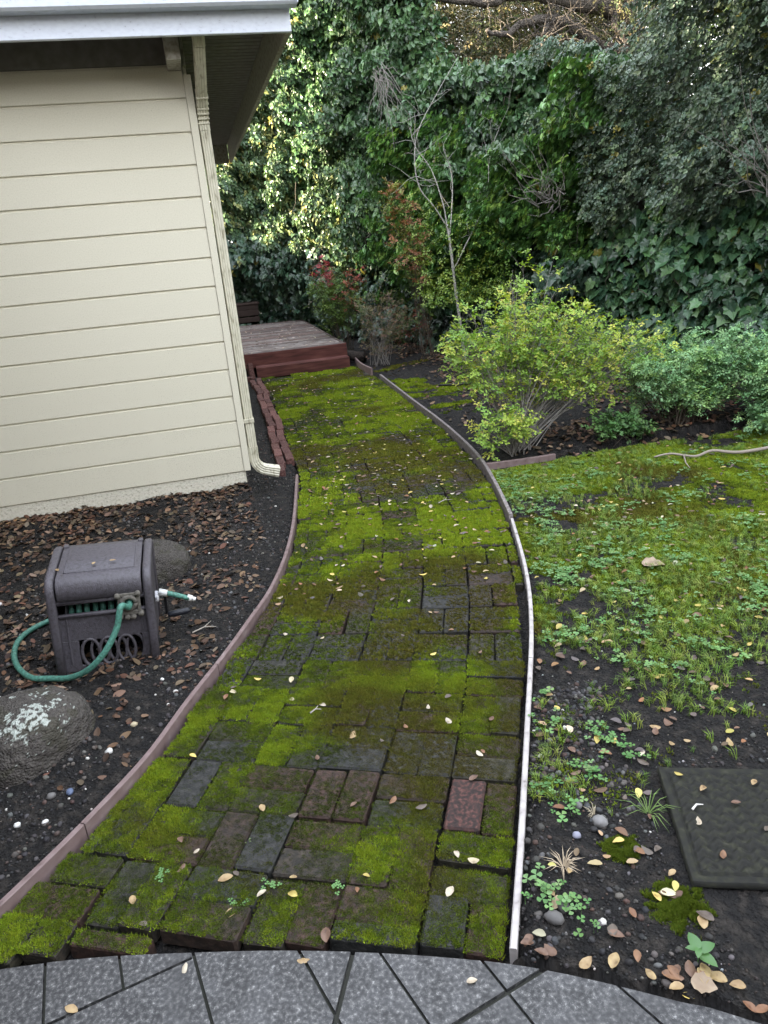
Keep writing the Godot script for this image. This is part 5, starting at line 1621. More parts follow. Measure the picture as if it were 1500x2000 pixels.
func build_lawn() -> void:
	# moss cushions between the grass
	var xs := [[], []]
	var cs := [[], []]
	for i in 120000:
		var z := -1.0 - 3.5 * sqrt(rng.randf())
		var x := xr(z) + 0.02 + rng.randf() * 3.2
		if not in_lawn(x, z): continue
		if i % 7 == 0 and z > -2.0: pass
		var g := lawn_cover(x, z)
		var v := moss_at(x + 3.0, z + 5.0) + 0.15 + smoothstep(1.6, 2.9, x) * 0.35 + (g - 0.4) * 0.5
		# two cushions on the bare soil
		var cush := maxf(1.0 - Vector2(x - 0.855, z + 1.14).length() / 0.085, 1.0 - Vector2(x - 0.825, z + 1.33).length() / 0.055)
		if cush > 0.0 and false: v = 0.0
		if rng.randf() > clampf((v + 0.05) / 0.35, 0, 1): continue
		var lvl := 0 if z > -2.4 else 1
		var y := soil(x, z)
		xs[lvl].append(Transform3D(Basis(Vector3.UP, rng.randf() * TAU).scaled(Vector3.ONE * rng.randf_range(0.8, 1.5)), Vector3(x, y, z)))
		cs[lvl].append(moss_color(x + 9.0, z, v * 0.75 + 0.05))
	for i in 5000:      # dense cushions close to the viewer
		var p := Vector2(0.855, -1.14) if i % 3 else Vector2(0.825, -1.33)
		var rr := (0.075 if i % 3 else 0.045) * sqrt(rng.randf()) * (1.0 + 0.4 * N3.get_noise_2d(i, 0.0))
		var an := rng.randf() * TAU
		rr *= 0.75 + 0.55 * N3.get_noise_2d(cos(an) * 2.0 + p.x * 30.0, sin(an) * 2.0)
		var q := p + Vector2(cos(an), sin(an) * 0.85) * absf(rr) * 1.15
		if N2.get_noise_2d(q.x * 40.0, q.y * 40.0) < -0.12: continue
		xs[0].append(Transform3D(Basis(Vector3.UP, rng.randf() * TAU), Vector3(q.x, soil(q.x, q.y) + 0.001, q.y)))
		cs[0].append(moss_color(q.x, q.y, 0.05))
	var bed := 0                    # moss strip between far path edging and shrub bed
	for i in 26000:
		var z := rng.randf_range(-9.2, -4.6)
		var x := xr(z) + 0.02 + rng.randf() * 1.4
		var e := x - xr(z)
		var v := N1.get_noise_2d(x * 1.4 + 2.0, z * 1.1) + N2.get_noise_2d(x * 5.0, z * 5.0) * 0.4 + 0.3 * smoothstep(-6.6, -8.0, z) - 0.25 - e * 0.25
		if z > -6.5: v -= 0.35
		if rng.randf() > clampf(v / 0.3, 0, 1): continue
		xs[1].append(Transform3D(Basis(Vector3.UP, rng.randf() * TAU).scaled(Vector3.ONE * rng.randf_range(1.2, 2.0)), Vector3(x, soil(x, z), z)))
		cs[1].append(moss_color(x, z, v + 0.1))
		bed += 1
	var root := Node3D.new()
	root.name = "lawn_moss"
	add_child(root)
	tag(root, "yellow-green moss spreading through the lawn and beds", "moss", "", "stuff")
	var mm := leaf_mat(0.9, 0.35, 0.2)
	copies("moss_tufts", spike_mesh(11, 0.0065, 0.007, 21), mm, xs[0], cs[0], root)
	copies("moss_tufts", spike_mesh(11, 0.0125, 0.010, 22), mm, xs[1], cs[1], root)
	# grass
	var q := RandomNumberGenerator.new()
	q.seed = 3
	var st := ST()
	for i in 7:
		var an := q.randf() * TAU
		var o := Vector3(q.randf_range(-0.012, 0.012), 0, q.randf_range(-0.012, 0.012))
		var lean := Vector3(cos(an), 0, sin(an)) * q.randf_range(0.4, 1.3)
		var h := q.randf_range(0.022, 0.05)
		var w := Vector3(-sin(an), 0, cos(an)) * 0.0013
		var p1 := o + Vector3(0, h * 0.6, 0) + lean * h * 0.25
		var p2 := o + Vector3(0, h * 0.85, 0) + lean * h * 0.8
		quad(st, o - w, o + w, p1 + w * 0.9, p1 - w * 0.9)
		tri(st, p1 - w * 0.9, p1 + w * 0.9, p2)
	st.generate_normals()
	var gx := []
	var gc := []
	for i in 26000:
		var z := -1.1 - 3.35 * rng.randf()
		var x := xr(z) + 0.03 + rng.randf() * 3.2
		if not in_lawn(x, z): continue
		var g := lawn_cover(x, z) + N2.get_noise_2d(x * 3.0 + 44.0, z * 3.0) * 0.5
		if rng.randf() > clampf((g - 0.12) / 0.6, 0.0, 1) + (0.015 if z < -1.3 else 0.0): continue
		gx.append(Transform3D(Basis(Vector3.UP, rng.randf() * TAU).scaled(Vector3(1.0, 0.75, 1.0) * rng.randf_range(0.5, 1.1)), Vector3(x, soil(x, z), z)))
		gc.append(vary([Color(0.12, 0.20, 0.028), Color(0.165, 0.25, 0.035), Color(0.09, 0.155, 0.028), Color(0.21, 0.26, 0.05)][rng.randi() % 4], 0.25))
	var grass := copies("grass", st.commit(), leaf_mat(0.55, 0.5, 0.35), gx, gc)
	tag(grass, "thin short green grass growing through the mossy lawn", "grass", "", "stuff")
	# clover
	var cl := ST()
	for k in 3:
		var b := Basis(Vector3.UP, TAU * k / 3.0) * Basis(Vector3.RIGHT, -0.15)
		var o := Vector3(0, 0.024, 0)
		var rim := []
		for j in 7:
			var a := -1.15 + 2.3 * j / 6.0
			rim.append(o + b * Vector3(sin(a) * 0.0055, 0.0012 * absf(sin(a)), 0.0045 + cos(a) * 0.0055))
		for j in 6: tri(cl, o, rim[j + 1], rim[j])
	tri(cl, Vector3(-0.0006, 0, 0), Vector3(0.0006, 0, 0), Vector3(0, 0.024, 0))
	cl.generate_normals()
	var kx := []
	var kc := []
	for i in 330:
		var z := -1.15 - 3.2 * rng.randf()
		var x := xr(z) + 0.04 + rng.randf() * 2.6
		if rng.randf() < 0.15: x = xr(z) + 0.03 + rng.randf() * 0.2
		if not in_lawn(x, z): continue
		var g := lawn_cover(x, z) + N2.get_noise_2d(x * 2.0 - 20.0, z * 2.0) * 0.9
		if g < 0.18 and rng.randf() > 0.06: continue
		for j in rng.randi_range(4, 18):
			var p := Vector2(x, z) + Vector2.from_angle(rng.randf() * TAU) * rng.randf() * 0.07
			if not in_lawn(p.x, p.y): continue
			var s := rng.randf_range(0.7, 1.6)
			kx.append(Transform3D(Basis(Vector3.UP, rng.randf() * TAU) * Basis(Vector3.RIGHT, rng.randf_range(-0.35, 0.35)).scaled(Vector3(s, rng.randf_range(0.5, 1.2), s)), Vector3(p.x, soil(p.x, p.y), p.y)))
			kc.append(vary([Color(0.085, 0.19, 0.055), Color(0.12, 0.24, 0.075), Color(0.16, 0.27, 0.10)][rng.randi() % 3], 0.2))
	for e in [Vector2(-0.05, -1.50), Vector2(0.10, -1.44), Vector2(-0.14, -1.46), Vector2(-0.33, -1.62)]:      # a few in the path joints
		for j in 8:
			var p: Vector2 = e + Vector2.from_angle(rng.randf() * TAU) * rng.randf() * 0.03
			kx.append(Transform3D(Basis(Vector3.UP, rng.randf() * TAU).scaled(Vector3(0.7, 0.5, 0.7)), Vector3(p.x, -0.006, p.y)))
			kc.append(Color(0.12, 0.24, 0.08))
	tag(copies("clover", cl.commit(), leaf_mat(0.6, 0.5, 0.35), kx, kc), "small round-leaved clover scattered through the lawn", "clover", "", "stuff")
	print("lawn ", xs[0].size() + xs[1].size(), " grass ", gx.size(), " clover ", kx.size())

# ================================================================ beds: gravel, leaf litter
func pebble_mesh(seed_: int) -> Mesh:
	var q := RandomNumberGenerator.new()
	q.seed = seed_
	var n := FastNoiseLite.new()
	n.seed = seed_
	n.frequency = 0.9
	var st := ST(true)
	var R := 6
	var C := 9
	var g := []
	var sq := Vector3(q.randf_range(0.8, 1.25), q.randf_range(0.55, 0.8), q.randf_range(0.8, 1.1))
	for i in R + 1:
		var row := []
		for j in C:
			var th := PI * i / R
			var ph := TAU * j / C
			var d := Vector3(sin(th) * cos(ph), cos(th), sin(th) * sin(ph))
			row.append(d * sq * (1.0 + n.get_noise_3dv(d) * 0.35))
		g.append(row)
	for i in R:
		for j in C: quad(st, g[i][j], g[i][(j + 1) % C], g[i + 1][(j + 1) % C], g[i + 1][j])
	st.generate_normals()
	return st.commit()

func oval_leaf(seed_: int, big := false) -> Mesh:      # a fallen leaf: oval, cupped, with a rib
	var q := RandomNumberGenerator.new()
	q.seed = seed_
	var st := ST(true)
	var rows := 7
	var fold := q.randf_range(0.02, 0.38)
	var curl := q.randf_range(-0.3, 0.35)
	var twist := q.randf_range(-0.5, 0.5)
	var L := []
	for i in rows + 1:
		var t := float(i) / rows
		var w := 0.29 * pow(sin(PI * lerpf(0.03, 0.99, pow(t, 0.9))), 0.70) * q.randf_range(0.94, 1.06)
		if big: w *= 1.35 + 0.4 * (i % 2)
		var z := t - 0.5
		var y := curl * (z * z - 0.1)
		var a := twist * z
		L.append([Vector3(-w * cos(a), y + fold * w - w * sin(a), z), Vector3(-w * 0.5, y + fold * w * 0.3 - w * 0.5 * sin(a), z), Vector3(0, y, z), Vector3(w * 0.5, y + fold * w * 0.3 + w * 0.5 * sin(a), z), Vector3(w * cos(a), y + fold * w + w * sin(a), z)])
	var low := 1.0
	for r in L:
		for v in r: low = minf(low, v.y)
	for i in rows:
		for k in 4:
			var d := Vector3(0, -low, 0)
			quad(st, L[i][k] + d, L[i + 1][k] + d, L[i + 1][k + 1] + d, L[i][k + 1] + d)
	st.generate_normals()
	return st.commit()

func leaf_xf(p: Vector3, s: float, tilt := 0.25) -> Transform3D:
	var b := Basis(Vector3.UP, rng.randf() * TAU) * Basis(Vector3.RIGHT, rng.randf_range(-tilt, tilt)) * Basis(Vector3.BACK, rng.randf_range(-tilt, tilt))
	if rng.randf() < 0.35: b = b * Basis(Vector3.BACK, PI)
	return Transform3D(b.scaled_local(Vector3.ONE * s) if false else b * Basis.from_scale(Vector3.ONE * s), p)

func build_beds() -> void:
	# gravel of the left bed and of the bare soil on the right
	var pm := [pebble_mesh(1), pebble_mesh(2), pebble_mesh(3)]
	var stone := mat(Color.WHITE, 0.7, 0.45)
	stone.vertex_color_use_as_albedo = true
	var cols := [Color(0.022, 0.021, 0.021), Color(0.038, 0.035, 0.034), Color(0.060, 0.056, 0.053), Color(0.060, 0.038, 0.030), Color(0.018, 0.017, 0.018), Color(0.09, 0.085, 0.08)]
	var xs := [[], [], []]
	var cs := [[], [], []]
	for i in 15000:
		var z := -1.55 - rng.randf() * 5.0
		var x := xl(z) - 0.015 - rng.randf() * (1.1 if z > -3.0 else 1.6)
		var s := 0.0022 + 0.008 * pow(rng.randf(), 3.0)
		if i % 9 == 0:
			z = -0.95 - 1.1 * rng.randf()
			x = xr(z) + 0.015 + rng.randf() * (0.75 if z > -1.6 else 0.25)
			s *= 1.1
		if z > zp(x) - 0.015: continue
		if x < 0.14 and z < -4.83: continue
		if on_mat(x, z): continue
		if Vector2(x - 0.855, z + 1.14).length() < 0.08 or Vector2(x - 0.825, z + 1.33).length() < 0.05: continue
		if x < xl(z) and N1.get_noise_2d(x * 2.2 + 7.0, z * 2.2) < -0.05 and rng.randf() < 0.7: continue
		var k := rng.randi() % 3
		var c: Color = vary(cols[rng.randi() % 6], 0.25)
		if rng.randf() < 0.012: c = Color(0.50, 0.48, 0.44)
		xs[k].append(Transform3D(rand_basis(0.6) * Basis.from_scale(Vector3.ONE * s), Vector3(x, soil(x, z) + s * 0.2, z)))
		cs[k].append(c)
	var g := Node3D.new()
	g.name = "gravel"
	add_child(g)
	tag(g, "dark mixed gravel strewn over the soil of the beds", "gravel", "", "stuff")
	for k in 3: copies("stones", pm[k], stone, xs[k], cs[k], g)
	var tiny := [[], [], []]
	var tc := [[], [], []]
	for i in 26000:          # crumbs of soil and grit
		var z := -1.0 - rng.randf() * 4.2
		var x := xl(z) - 0.01 - rng.randf() * 1.3
		if i % 2 == 0:
			z = -0.9 - 1.3 * rng.randf()
			x = xr(z) + 0.01 + rng.randf() * 1.5
			if on_mat(x, z): continue
		if z > zp(x) - 0.01 or (x < 0.14 and z < -4.83): continue
		var s := 0.0012 + 0.0034 * pow(rng.randf(), 2.0)
		tiny[i % 3].append(Transform3D(rand_basis(1.5) * Basis.from_scale(Vector3.ONE * s), Vector3(x, soil(x, z) + s * 0.2, z)))
		tc[i % 3].append(vary([Color(0.008, 0.007, 0.0065), Color(0.014, 0.012, 0.011), Color(0.024, 0.020, 0.017)][rng.randi() % 3] if rng.randf() > 0.01 else Color(0.3, 0.29, 0.27), 0.3))
	for k in 3: copies("grit", pm[k], stone, tiny[k], tc[k], g)
	# single stones one can point at
	var singles := [
		["white angular pebble in the soil right of the lichen boulder", Vector2(-0.51, -2.20), 0.014, Color(0.5, 0.49, 0.46)],
		["bluish pebble below the lichen boulder", Vector2(-0.61, -2.04), 0.013, Color(0.10, 0.13, 0.21)],
		["grey pebble beside the bluish one", Vector2(-0.665, -2.045), 0.014, Color(0.14, 0.135, 0.13)],
		["white pebble lowest of the left bed", Vector2(-0.745, -1.955), 0.011, Color(0.62, 0.62, 0.60)],
		["small white pebble near the edging by the blue pebble", Vector2(-0.665, -1.935), 0.009, Color(0.60, 0.59, 0.57)],
		["white stone between reel box and edging", Vector2(-0.355, -2.60), 0.008, Color(0.62, 0.61, 0.58)],
		["yellowish stone in the soil below the reel box", Vector2(-0.44, -2.33), 0.013, Color(0.42, 0.36, 0.24)],
		["large grey cobble in the soil below the dry grass tuft", Vector2(0.565, -1.185), 0.021, Color(0.105, 0.10, 0.095)],
		["smaller grey cobble next to the large one", Vector2(0.60, -1.205), 0.017, Color(0.085, 0.08, 0.078)],
		["flat pale grey stone left of the mat", Vector2(0.815, -1.425), 0.022, Color(0.19, 0.185, 0.18)],
		["round grey stone between edging and mat", Vector2(0.79, -1.50), 0.015, Color(0.13, 0.128, 0.125)],
		["lilac-grey chip of stone on the bare soil", Vector2(0.735, -1.40), 0.012, Color(0.24, 0.24, 0.30)],
		["white chip of bark lying on the leaf litter left of the reel box", Vector2(-1.15, -3.6), 0.014, Color(0.58, 0.56, 0.53)]]
	for i in singles.size():
		var e: Array = singles[i]
		var p: Vector2 = e[1]
		var o := inst("pebble", pm[i % 3], mat((e[3] as Color).linear_to_srgb(), 0.65, 0.45))
		o.transform = Transform3D(Basis(Vector3.UP, i * 1.7) * Basis.from_scale(Vector3.ONE * float(e[2])), Vector3(p.x, soil(p.x, p.y) + float(e[2]) * 0.35, p.y))
		tag(o, e[0], "pebble", "pebbles in the soil")
	# brown leaf litter, thickest along the footing and under the shrubs
	var lm := leaf_mat(0.65, 0.3, 0.35)
	var kinds := [oval_leaf(1), oval_leaf(2), oval_leaf(3), oval_leaf(4)]
	var brown := [Color(0.060, 0.037, 0.025), Color(0.095, 0.060, 0.038), Color(0.135, 0.092, 0.060), Color(0.040, 0.027, 0.020), Color(0.19, 0.13, 0.085), Color(0.11, 0.058, 0.037)]
	var lx := [[], [], [], []]
	var lc := [[], [], [], []]
	for i in 9500:
		var z := -4.83 + pow(rng.randf(), 1.35) * 2.6
		var x := -2.4 + 2.55 * rng.randf()
		if x > xl(z) - 0.03: continue
		var d := xl(z) - x
		var keep := clampf(1.15 - (z + 4.83) * 0.42, 0.05, 1.0) * clampf((d - 0.06) / 0.45, 0.06, 1.0)
		keep *= clampf(0.75 + N1.get_noise_2d(x * 2.5, z * 2.5) * 1.3, 0.1, 1.0)
		if rng.randf() > keep: continue
		var k := rng.randi() % 4
		lx[k].append(leaf_xf(Vector3(x, soil(x, z) + rng.randf() * 0.012, z), rng.randf_range(0.026, 0.050), 0.5))
		lc[k].append(vary(brown[rng.randi() % 6], 0.3))
	for i in 1500:      # round the reel box and further down the bed
		var z := -2.0 - rng.randf() * 1.6
		var x := -1.4 + rng.randf() * 1.5
		if x > xl(z) - 0.04: continue
		if N1.get_noise_2d(x * 3.0, z * 3.0) < -0.05: continue
		if z > -2.45 and rng.randf() < 0.6: continue
		var k := rng.randi() % 4
		lx[k].append(leaf_xf(Vector3(x, soil(x, z) + rng.randf() * 0.008, z), rng.randf_range(0.022, 0.042), 0.4))
		lc[k].append(vary(brown[rng.randi() % 6], 0.3))
	for i in 12000:      # shrub bed on the right and beside the far path
		var z := -4.35 - rng.randf() * 6.6
		var x := xr(z) + 0.1 + rng.randf() * 3.4
		if z > -5.6: x = 1.95 + rng.randf() * 3.2
		var keep := clampf(0.55 + N1.get_noise_2d(x * 1.8 + 3.0, z * 1.8) * 1.2 + (0.25 if z > -5.2 else 0.0), 0.05, 1.0)
		if z > -4.5: keep *= 0.45
		if x < xr(z) + 0.55: keep *= 0.3
		if rng.randf() > keep: continue
		var k := rng.randi() % 4
		lx[k].append(leaf_xf(Vector3(x, soil(x, z) + 0.004 + rng.randf() * 0.015, z), rng.randf_range(0.030, 0.060), 0.5))
		lc[k].append(vary(brown[rng.randi() % 6], 0.35))
	for i in 420:      # deck and step
		var x := 0.3 + rng.randf() * 1.45
		var z := -9.75 - rng.randf() * 3.9
		var k := rng.randi() % 4
		lx[k].append(leaf_xf(Vector3(x, 0.287, z), rng.randf_range(0.02, 0.045), 0.2))
		lc[k].append(vary([Color(0.25, 0.20, 0.16), Color(0.13, 0.09, 0.06), Color(0.45, 0.38, 0.30)][i % 3], 0.3))
	var lt := Node3D.new()
	lt.name = "leaf_litter"
	add_child(lt)
	tag(lt, "brown fallen leaves lying thick along the house footing and under the shrubs", "leaf litter", "", "stuff")
	for k in 4: copies("litter", kinds[k], lm, lx[k], lc[k], lt)

# ================================================================ fallen leaves one can count
func build_leaves() -> void:
	var shapes := []
	for i in 7: shapes.append(oval_leaf(20 + i))
	var tones := {"tan": Color(0.34, 0.24, 0.13), "yellow": Color(0.46, 0.38, 0.11), "brown": Color(0.14, 0.088, 0.058), "grey-brown": Color(0.12, 0.098, 0.085), "pale": Color(0.46, 0.41, 0.29), "orange": Color(0.22, 0.11, 0.055)}
	var ms := {}
	for t in tones:
		ms[t] = []
		for k in 2:
			var c: Color = vary(tones[t], 0.18)
			var m := tri_map(mat(Color.WHITE, 0.55, 0.45), ramp_tex(noise_img(64, 0.06, 3, 400 + k), [[0.0, lin(c.r * 0.35, c.g * 0.3, c.b * 0.3)], [0.25, lin(c.r * 0.8, c.g * 0.75, c.b * 0.7)], [0.6, lin(c.r, c.g, c.b)], [1.0, lin(minf(c.r * 1.2, 0.8), minf(c.g * 1.2, 0.8), c.b * 1.15)]]), Vector3.ONE * 9.0)
			m.backlight_enabled = true
			m.backlight = Color(0.3, 0.28, 0.2)
			ms[t].append(m)
	var tn := tones.keys()
	var put := func(p: Vector3, s: float, t: String, label: String, group: String) -> void:
		var o := inst("fallen_leaf", shapes[rng.randi() % 7], ms[t][rng.randi() % 2])
		o.transform = leaf_xf(p, s, 0.16)
		tag(o, label, "leaf", group)
	# leaves with a place of their own
	var known := [
		[Vector2(-0.505, -1.30), 0.030, "tan", "tan leaf lying on the patio at lower left"], [Vector2(-0.265, -1.325), 0.024, "pale", "pale torn leaf at the patio rim on the left"], [Vector2(-0.005, -1.262), 0.026, "tan", "tan leaf on the patio near its middle joint"],
		[Vector2(0.335, -1.10), 0.022, "pale", "pale yellow leaf on the patio below the edging"], [Vector2(0.742, -0.935), 0.024, "yellow", "yellowish leaf at the patio rim on the right"],
		[Vector2(-0.165, -1.555), 0.035, "tan", "tan oval leaf on the raised brick near the patio"], [Vector2(-0.155, -1.44), 0.036, "tan", "tan oval leaf between the raised brick and patio"], [Vector2(0.365, -1.335), 0.030, "pale", "cream leaf on the last brick pair by the edging"],
		[Vector2(0.265, -2.02), 0.040, "tan", "large tan leaf in the middle of the near path"], [Vector2(0.055, -1.31), 0.036, "brown", "brown leaf standing at the patio's edge beside the grey brick"]]
	for e in known:
		var p: Vector2 = e[0]
		var o := inst("fallen_leaf", shapes[rng.randi() % 7], ms[e[2]][0])
		o.transform = leaf_xf(Vector3(p.x, 0.008 if p.y > zp(p.x) else 0.007, p.y), e[1] * 1.1, 0.12)
		tag(o, e[3], "leaf", "fallen leaves")
	var place := func(x: float, z: float) -> String:
		var u := (x - xl(z)) / (xr(z) - xl(z))
		var side: String = ["by the left edging", "left of the middle", "in the middle", "right of the middle", "by the right edging"][clampi(int(u * 5.0), 0, 4)]
		var far: String = ["among the first brick rows", "level with the lichen boulder", "level with the hose reel", "between hose reel and downspout", "level with the house corner", "on the far path before the deck"][0 if z > -1.8 else (1 if z > -2.3 else (2 if z > -3.0 else (3 if z > -3.9 else (4 if z > -5.2 else 5))))]
		return side + ", " + far
	var n := 0
	while n < 140:      # on the path
		var z := -1.4 - 6.0 * pow(rng.randf(), 1.5)
		var x := lerpf(xl(z) + 0.05, xr(z) - 0.04, rng.randf())
		if not in_path(x, z, 0.03): continue
		var t: String = ["tan", "yellow", "pale", "brown", "grey-brown", "pale", "orange"][rng.randi() % 7]
		put.call(Vector3(x, 0.0075, z), rng.randf_range(0.018, 0.034), t, "%s leaf on path %s" % [t, place.call(x, z)], "%s leaves on the path" % t)
		n += 1
	n = 0
	while n < 118:      # on the lawn and the bare soil
		var z := -1.02 - 2.6 * pow(rng.randf(), 1.2)
		var x := xr(z) + 0.03 + pow(rng.randf(), 1.3) * 1.7
		if not in_lawn(x, z): continue
		var t: String = ["tan", "brown", "grey-brown", "brown", "orange", "yellow", "grey-brown"][rng.randi() % 7]
		put.call(Vector3(x, soil(x, z) + 0.010, z), rng.randf_range(0.022, 0.042), t, "%s leaf on the lawn, %s, %s" % [t, ["close to the edging", "an arm from the edging", "far from the edging"][clampi(int((x - xr(z)) / 0.35), 0, 2)], ["beside the mat", "just beyond the mat", "level with the hose reel", "towards the yellow shrub"][0 if z > -1.5 else (1 if z > -2.1 else (2 if z > -2.9 else 3))]], "%s leaves on the lawn" % t)
		n += 1
	n = 0
	while n < 22:      # along the patio's right rim
		var x := 0.42 + rng.randf() * 0.45
		var z := zp(x) - 0.02 - rng.randf() * 0.07
		if x < xr(z) + 0.02: continue
		var t: String = ["tan", "brown", "orange", "brown"][rng.randi() % 4]
		put.call(Vector3(x, soil(x, z) + 0.010, z), rng.randf_range(0.028, 0.042), t, "%s leaf against the patio rim, %s" % [t, ["right beside the edging", "between edging and seedling", "beside the seedling"][clampi(int((x - 0.45) / 0.13), 0, 2)]], "%s leaves against the patio rim" % t)
		n += 1
	for e in [[0.10, 0.10, "tan", "tan leaf at the mat's left border"], [0.22, 0.06, "pale", "pale leaf on the mat's near left part"], [0.07, 0.24, "tan", "tan leaf on the far side of the mat"], [0.24, 0.22, "grey-brown", "grey-brown leaf in the middle of the mat"], [0.33, 0.09, "orange", "orange-brown leaf on the mat's near left corner"], [0.15, 0.17, "brown", "brown leaf on the mat's left half"], [0.04, 0.05, "yellow", "yellow leaf at the mat's far left corner"]]:
		var e1 := Vector2(-0.372, 0.928)
		var e2 := Vector2(0.928, 0.372)
		var p := Vector2(1.062, -1.547) + e1 * float(e[0]) + e2 * float(e[1])
		put.call(Vector3(p.x, 0.031, p.y), 0.026, e[2], e[3], "fallen leaves")
	for e in [[0.05, 0.415, 0.08, "tan leaf lying on the hose reel lid"], [-0.02, 0.414, 0.09, "brown leaf lying on the hose reel lid"], [-0.155, 0.40, 0.09, "yellow leaf at the left corner of the hose reel lid"]]:
		var o := inst("fallen_leaf", shapes[2], ms["tan"][0])
		var bt := Transform3D(Basis(Vector3.UP, 0.02) * Basis(Vector3.BACK, -0.085), Vector3(-0.572, -0.012, -2.985))
		o.transform = bt * Transform3D(Basis(Vector3.UP, rng.randf() * TAU) * Basis.from_scale(Vector3.ONE * 0.024), Vector3(e[0], e[1] + 0.008, e[2]))
		tag(o, e[3], "leaf", "fallen leaves")
	# the remaining scatter
	var xs := [[], []]
	var cs := [[], []]
	var vals := tones.values()
	for i in 1700:
		var z := -1.15 - 3.2 * pow(rng.randf(), 1.3)
		var x := xr(z) + 0.03 + rng.randf() * 3.0
		if i % 3 == 0:
			z = -3.0 - 6.4 * rng.randf()
			x = lerpf(xl(z) + 0.04, xr(z) - 0.04, rng.randf())
			if not in_path(x, z, 0.03): continue
		elif not in_lawn(x, z): continue
		xs[i % 2].append(leaf_xf(Vector3(x, (0.0075 if i % 3 == 0 else soil(x, z) + 0.010), z), rng.randf_range(0.018, 0.040)))
		cs[i % 2].append(vary(vals[[0, 1, 2, 3, 2, 3, 4, 5, 2, 0][rng.randi() % 10]], 0.25))
	var sc := Node3D.new()
	sc.name = "scattered_leaves"
	add_child(sc)
	tag(sc, "many more small leaves scattered over far path and lawn", "leaves", "", "stuff")
	for k in 2: copies("leaves", shapes[k], leaf_mat(0.6, 0.3, 0.4), xs[k], cs[k], sc)

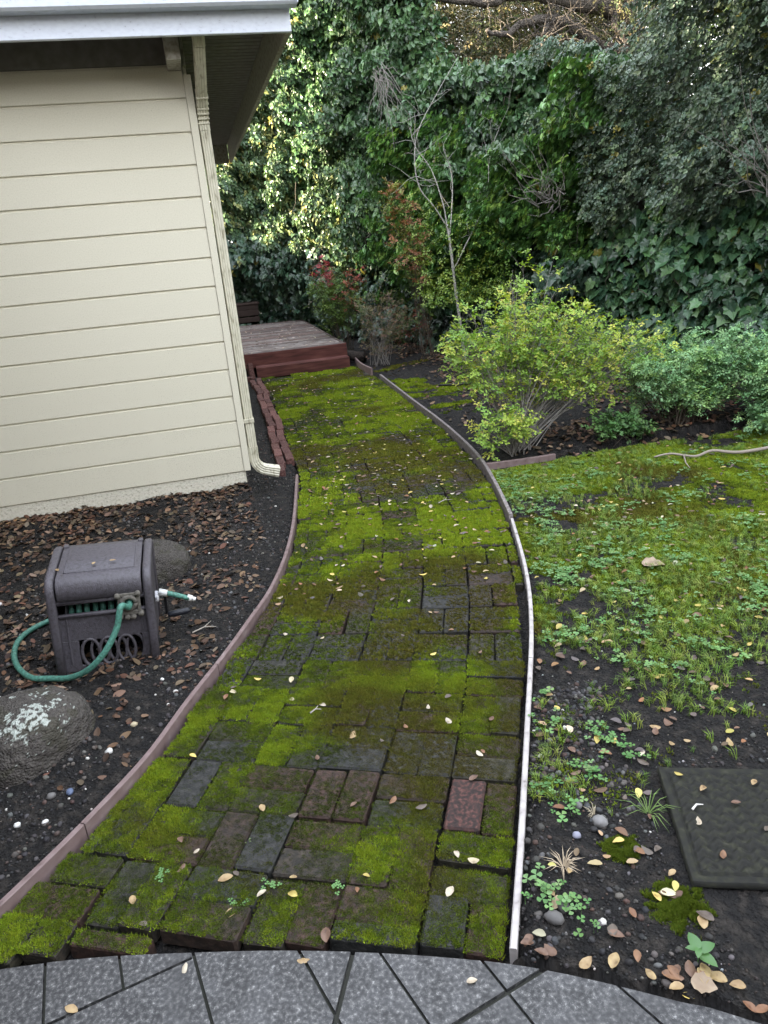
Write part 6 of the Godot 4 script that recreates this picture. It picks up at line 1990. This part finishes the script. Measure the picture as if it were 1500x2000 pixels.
# ================================================================ small things
func build_small_things() -> void:
	# broad maple-like leaves
	var bl := oval_leaf(55, true)
	for e in [[Vector2(1.80, -2.72), 0.10, "large pale tan leaf lying on the lawn"], [Vector2(0.775, -0.935), 0.05, "large curled grey-tan leaf by the green seedling"]]:
		var p: Vector2 = e[0]
		var o := inst("broad_leaf", bl, tri_map(mat(Color.WHITE, 0.6, 0.4), ramp_tex(noise_img(64, 0.05, 3, 410), [[0.0, lin(0.16, 0.11, 0.07)], [1.0, lin(0.40, 0.32, 0.23)]]), Vector3.ONE * 6.0))
		o.transform = Transform3D(Basis(Vector3.UP, 0.9) * Basis.from_scale(Vector3.ONE * float(e[1])), Vector3(p.x, soil(p.x, p.y) + 0.012, p.y))
		tag(o, e[2], "leaf", "fallen leaves")
	# seedling with broad green leaves
	var sd := thing("seedling", "green broad-leaved seedling at the patio's right rim", "plant", Vector3(0.80, soil(0.80, -0.99), -0.99))
	var gm := mat(lin(0.062, 0.15, 0.045), 0.45, 0.5)
	gm.backlight_enabled = true
	gm.backlight = Color(0.4, 0.5, 0.25)
	for i in 5:
		var st := ST(true)
		add_leaf(st, Transform3D(Basis(Vector3.UP, i * 1.3 + 0.4) * Basis(Vector3.RIGHT, -0.35), Vector3(0, 0.03 + i * 0.004, 0)), 0.042 if i < 3 else 0.026, 0.026 if i < 3 else 0.015, 6, 0.2, 0.3)
		obj("leaf", st, gm, sd)
	var stm := ST(); tube(stm, [Vector3.ZERO, Vector3(0.002, 0.045, 0)], [0.0014, 0.001], 5)
	obj("stem", stm, gm, sd)
	# tufts
	for e in [[Vector2(0.655, -1.315), "dry straw-coloured grass tuft on the bare soil", Color(0.42, 0.34, 0.24), 0.055, 34, 1.35, "dry_grass_tuft"], [Vector2(0.955, -1.42), "green grass tuft at the mat's left corner", Color(0.13, 0.20, 0.06), 0.085, 26, 1.2, "grass_tuft"], [Vector2(0.815, -1.455), "small dry grass tuft behind the flat stone", Color(0.36, 0.31, 0.22), 0.04, 16, 1.2, "dry_grass_tuft"], [Vector2(-0.10, -1.66), "little grass sprout growing from a brick joint", Color(0.22, 0.30, 0.12), 0.028, 4, 0.6, "grass_tuft"]]:
		var p: Vector2 = e[0]
		var st := ST()
		for i in int(e[4]):
			var an := rng.randf() * TAU
			var d := Vector3(cos(an), 0, sin(an))
			var l: float = float(e[3]) * rng.randf_range(0.5, 1.1)
			var lean: float = float(e[5]) * rng.randf_range(0.5, 1.2)
			var w := Vector3(-d.z, 0, d.x) * 0.0011
			var a := d * 0.004
			var b := d * l * 0.5 * minf(lean, 1.0) + Vector3(0, l * 0.42 / maxf(lean, 0.6), 0)
			var c := d * l * minf(lean, 1.1) + Vector3(0, l * 0.35 / maxf(lean, 0.5), 0)
			quad(st, a - w, a + w, b + w, b - w); tri(st, b - w, b + w, c)
		var m := mat((e[2] as Color).linear_to_srgb(), 0.7, 0.3)
		var o := obj(e[6], st, m)
		o.position = Vector3(p.x, soil(p.x, p.y) if p.x > 0.3 else -0.004, p.y)
		tag(o, e[1], "grass")
	# black irrigation tube, branch, twigs
	var st := ST(true)
	tube(st, smooth_line([Vector3(2.30, 0.03, -7.42), Vector3(2.5, 0.035, -7.30), Vector3(2.7, 0.04, -7.2), Vector3(2.95, 0.05, -7.05)], 5), [0.011], 8)
	tag(obj("irrigation_tube", st, mat(lin(0.012, 0.012, 0.013), 0.6, 0.4)), "black irrigation tube on the soil behind the yellow shrub", "tube")
	st = ST(true)
	tube(st, smooth_line([Vector3(2.70, 0.035, -4.12), Vector3(2.80, 0.050, -4.09), Vector3(2.92, 0.035, -4.01), Vector3(3.05, 0.05, -4.02), Vector3(3.2, 0.038, -3.94), Vector3(3.5, 0.055, -3.90)], 5), taper(26, 0.006, 0.012), 7)
	tube(st, [Vector3(2.86, 0.045, -4.04), Vector3(2.80, 0.03, -3.93), Vector3(2.78, 0.02, -3.86)], [0.006, 0.004, 0.002], 5)
	tag(obj("fallen_branch", st, mat(lin(0.28, 0.24, 0.20), 0.8, 0.3)), "pale fallen branch along the lawn's far edge", "branch")
	for e in [[Vector3(1.19, 0.02, -3.98), 0.09, "forked pale twig on the far path"], [Vector3(0.15, 0.012, -2.18), 0.04, "tiny dry twig on the bare brick in the middle"], [Vector3(-0.24, 0.02, -2.92), 0.10, "dry twig in the soil between reel box and edging"], [Vector3(1.02, 0.025, -1.42), 0.035, "short white twig lying on the mat"]]:
		st = ST()
		var p: Vector3 = e[0]
		var l: float = e[1]
		if e[2].contains("mat"): p = Vector3(1.045, 0.030, -1.36)
		tube(st, [p, p + Vector3(l * 0.5, 0.006, -l * 0.2), p + Vector3(l, 0.003, -l * 0.1)], [0.0032, 0.0026, 0.0012], 5)
		if not e[2].contains("mat"):
			tube(st, [p + Vector3(l * 0.5, 0.006, -l * 0.2), p + Vector3(l * 0.8, 0.004, -l * 0.7)], [0.002, 0.001], 4)
		tag(obj("twig", st, mat(lin(0.36, 0.32, 0.27) if not e[2].contains("white") else lin(0.6, 0.58, 0.54), 0.8, 0.3)), e[2], "twig")
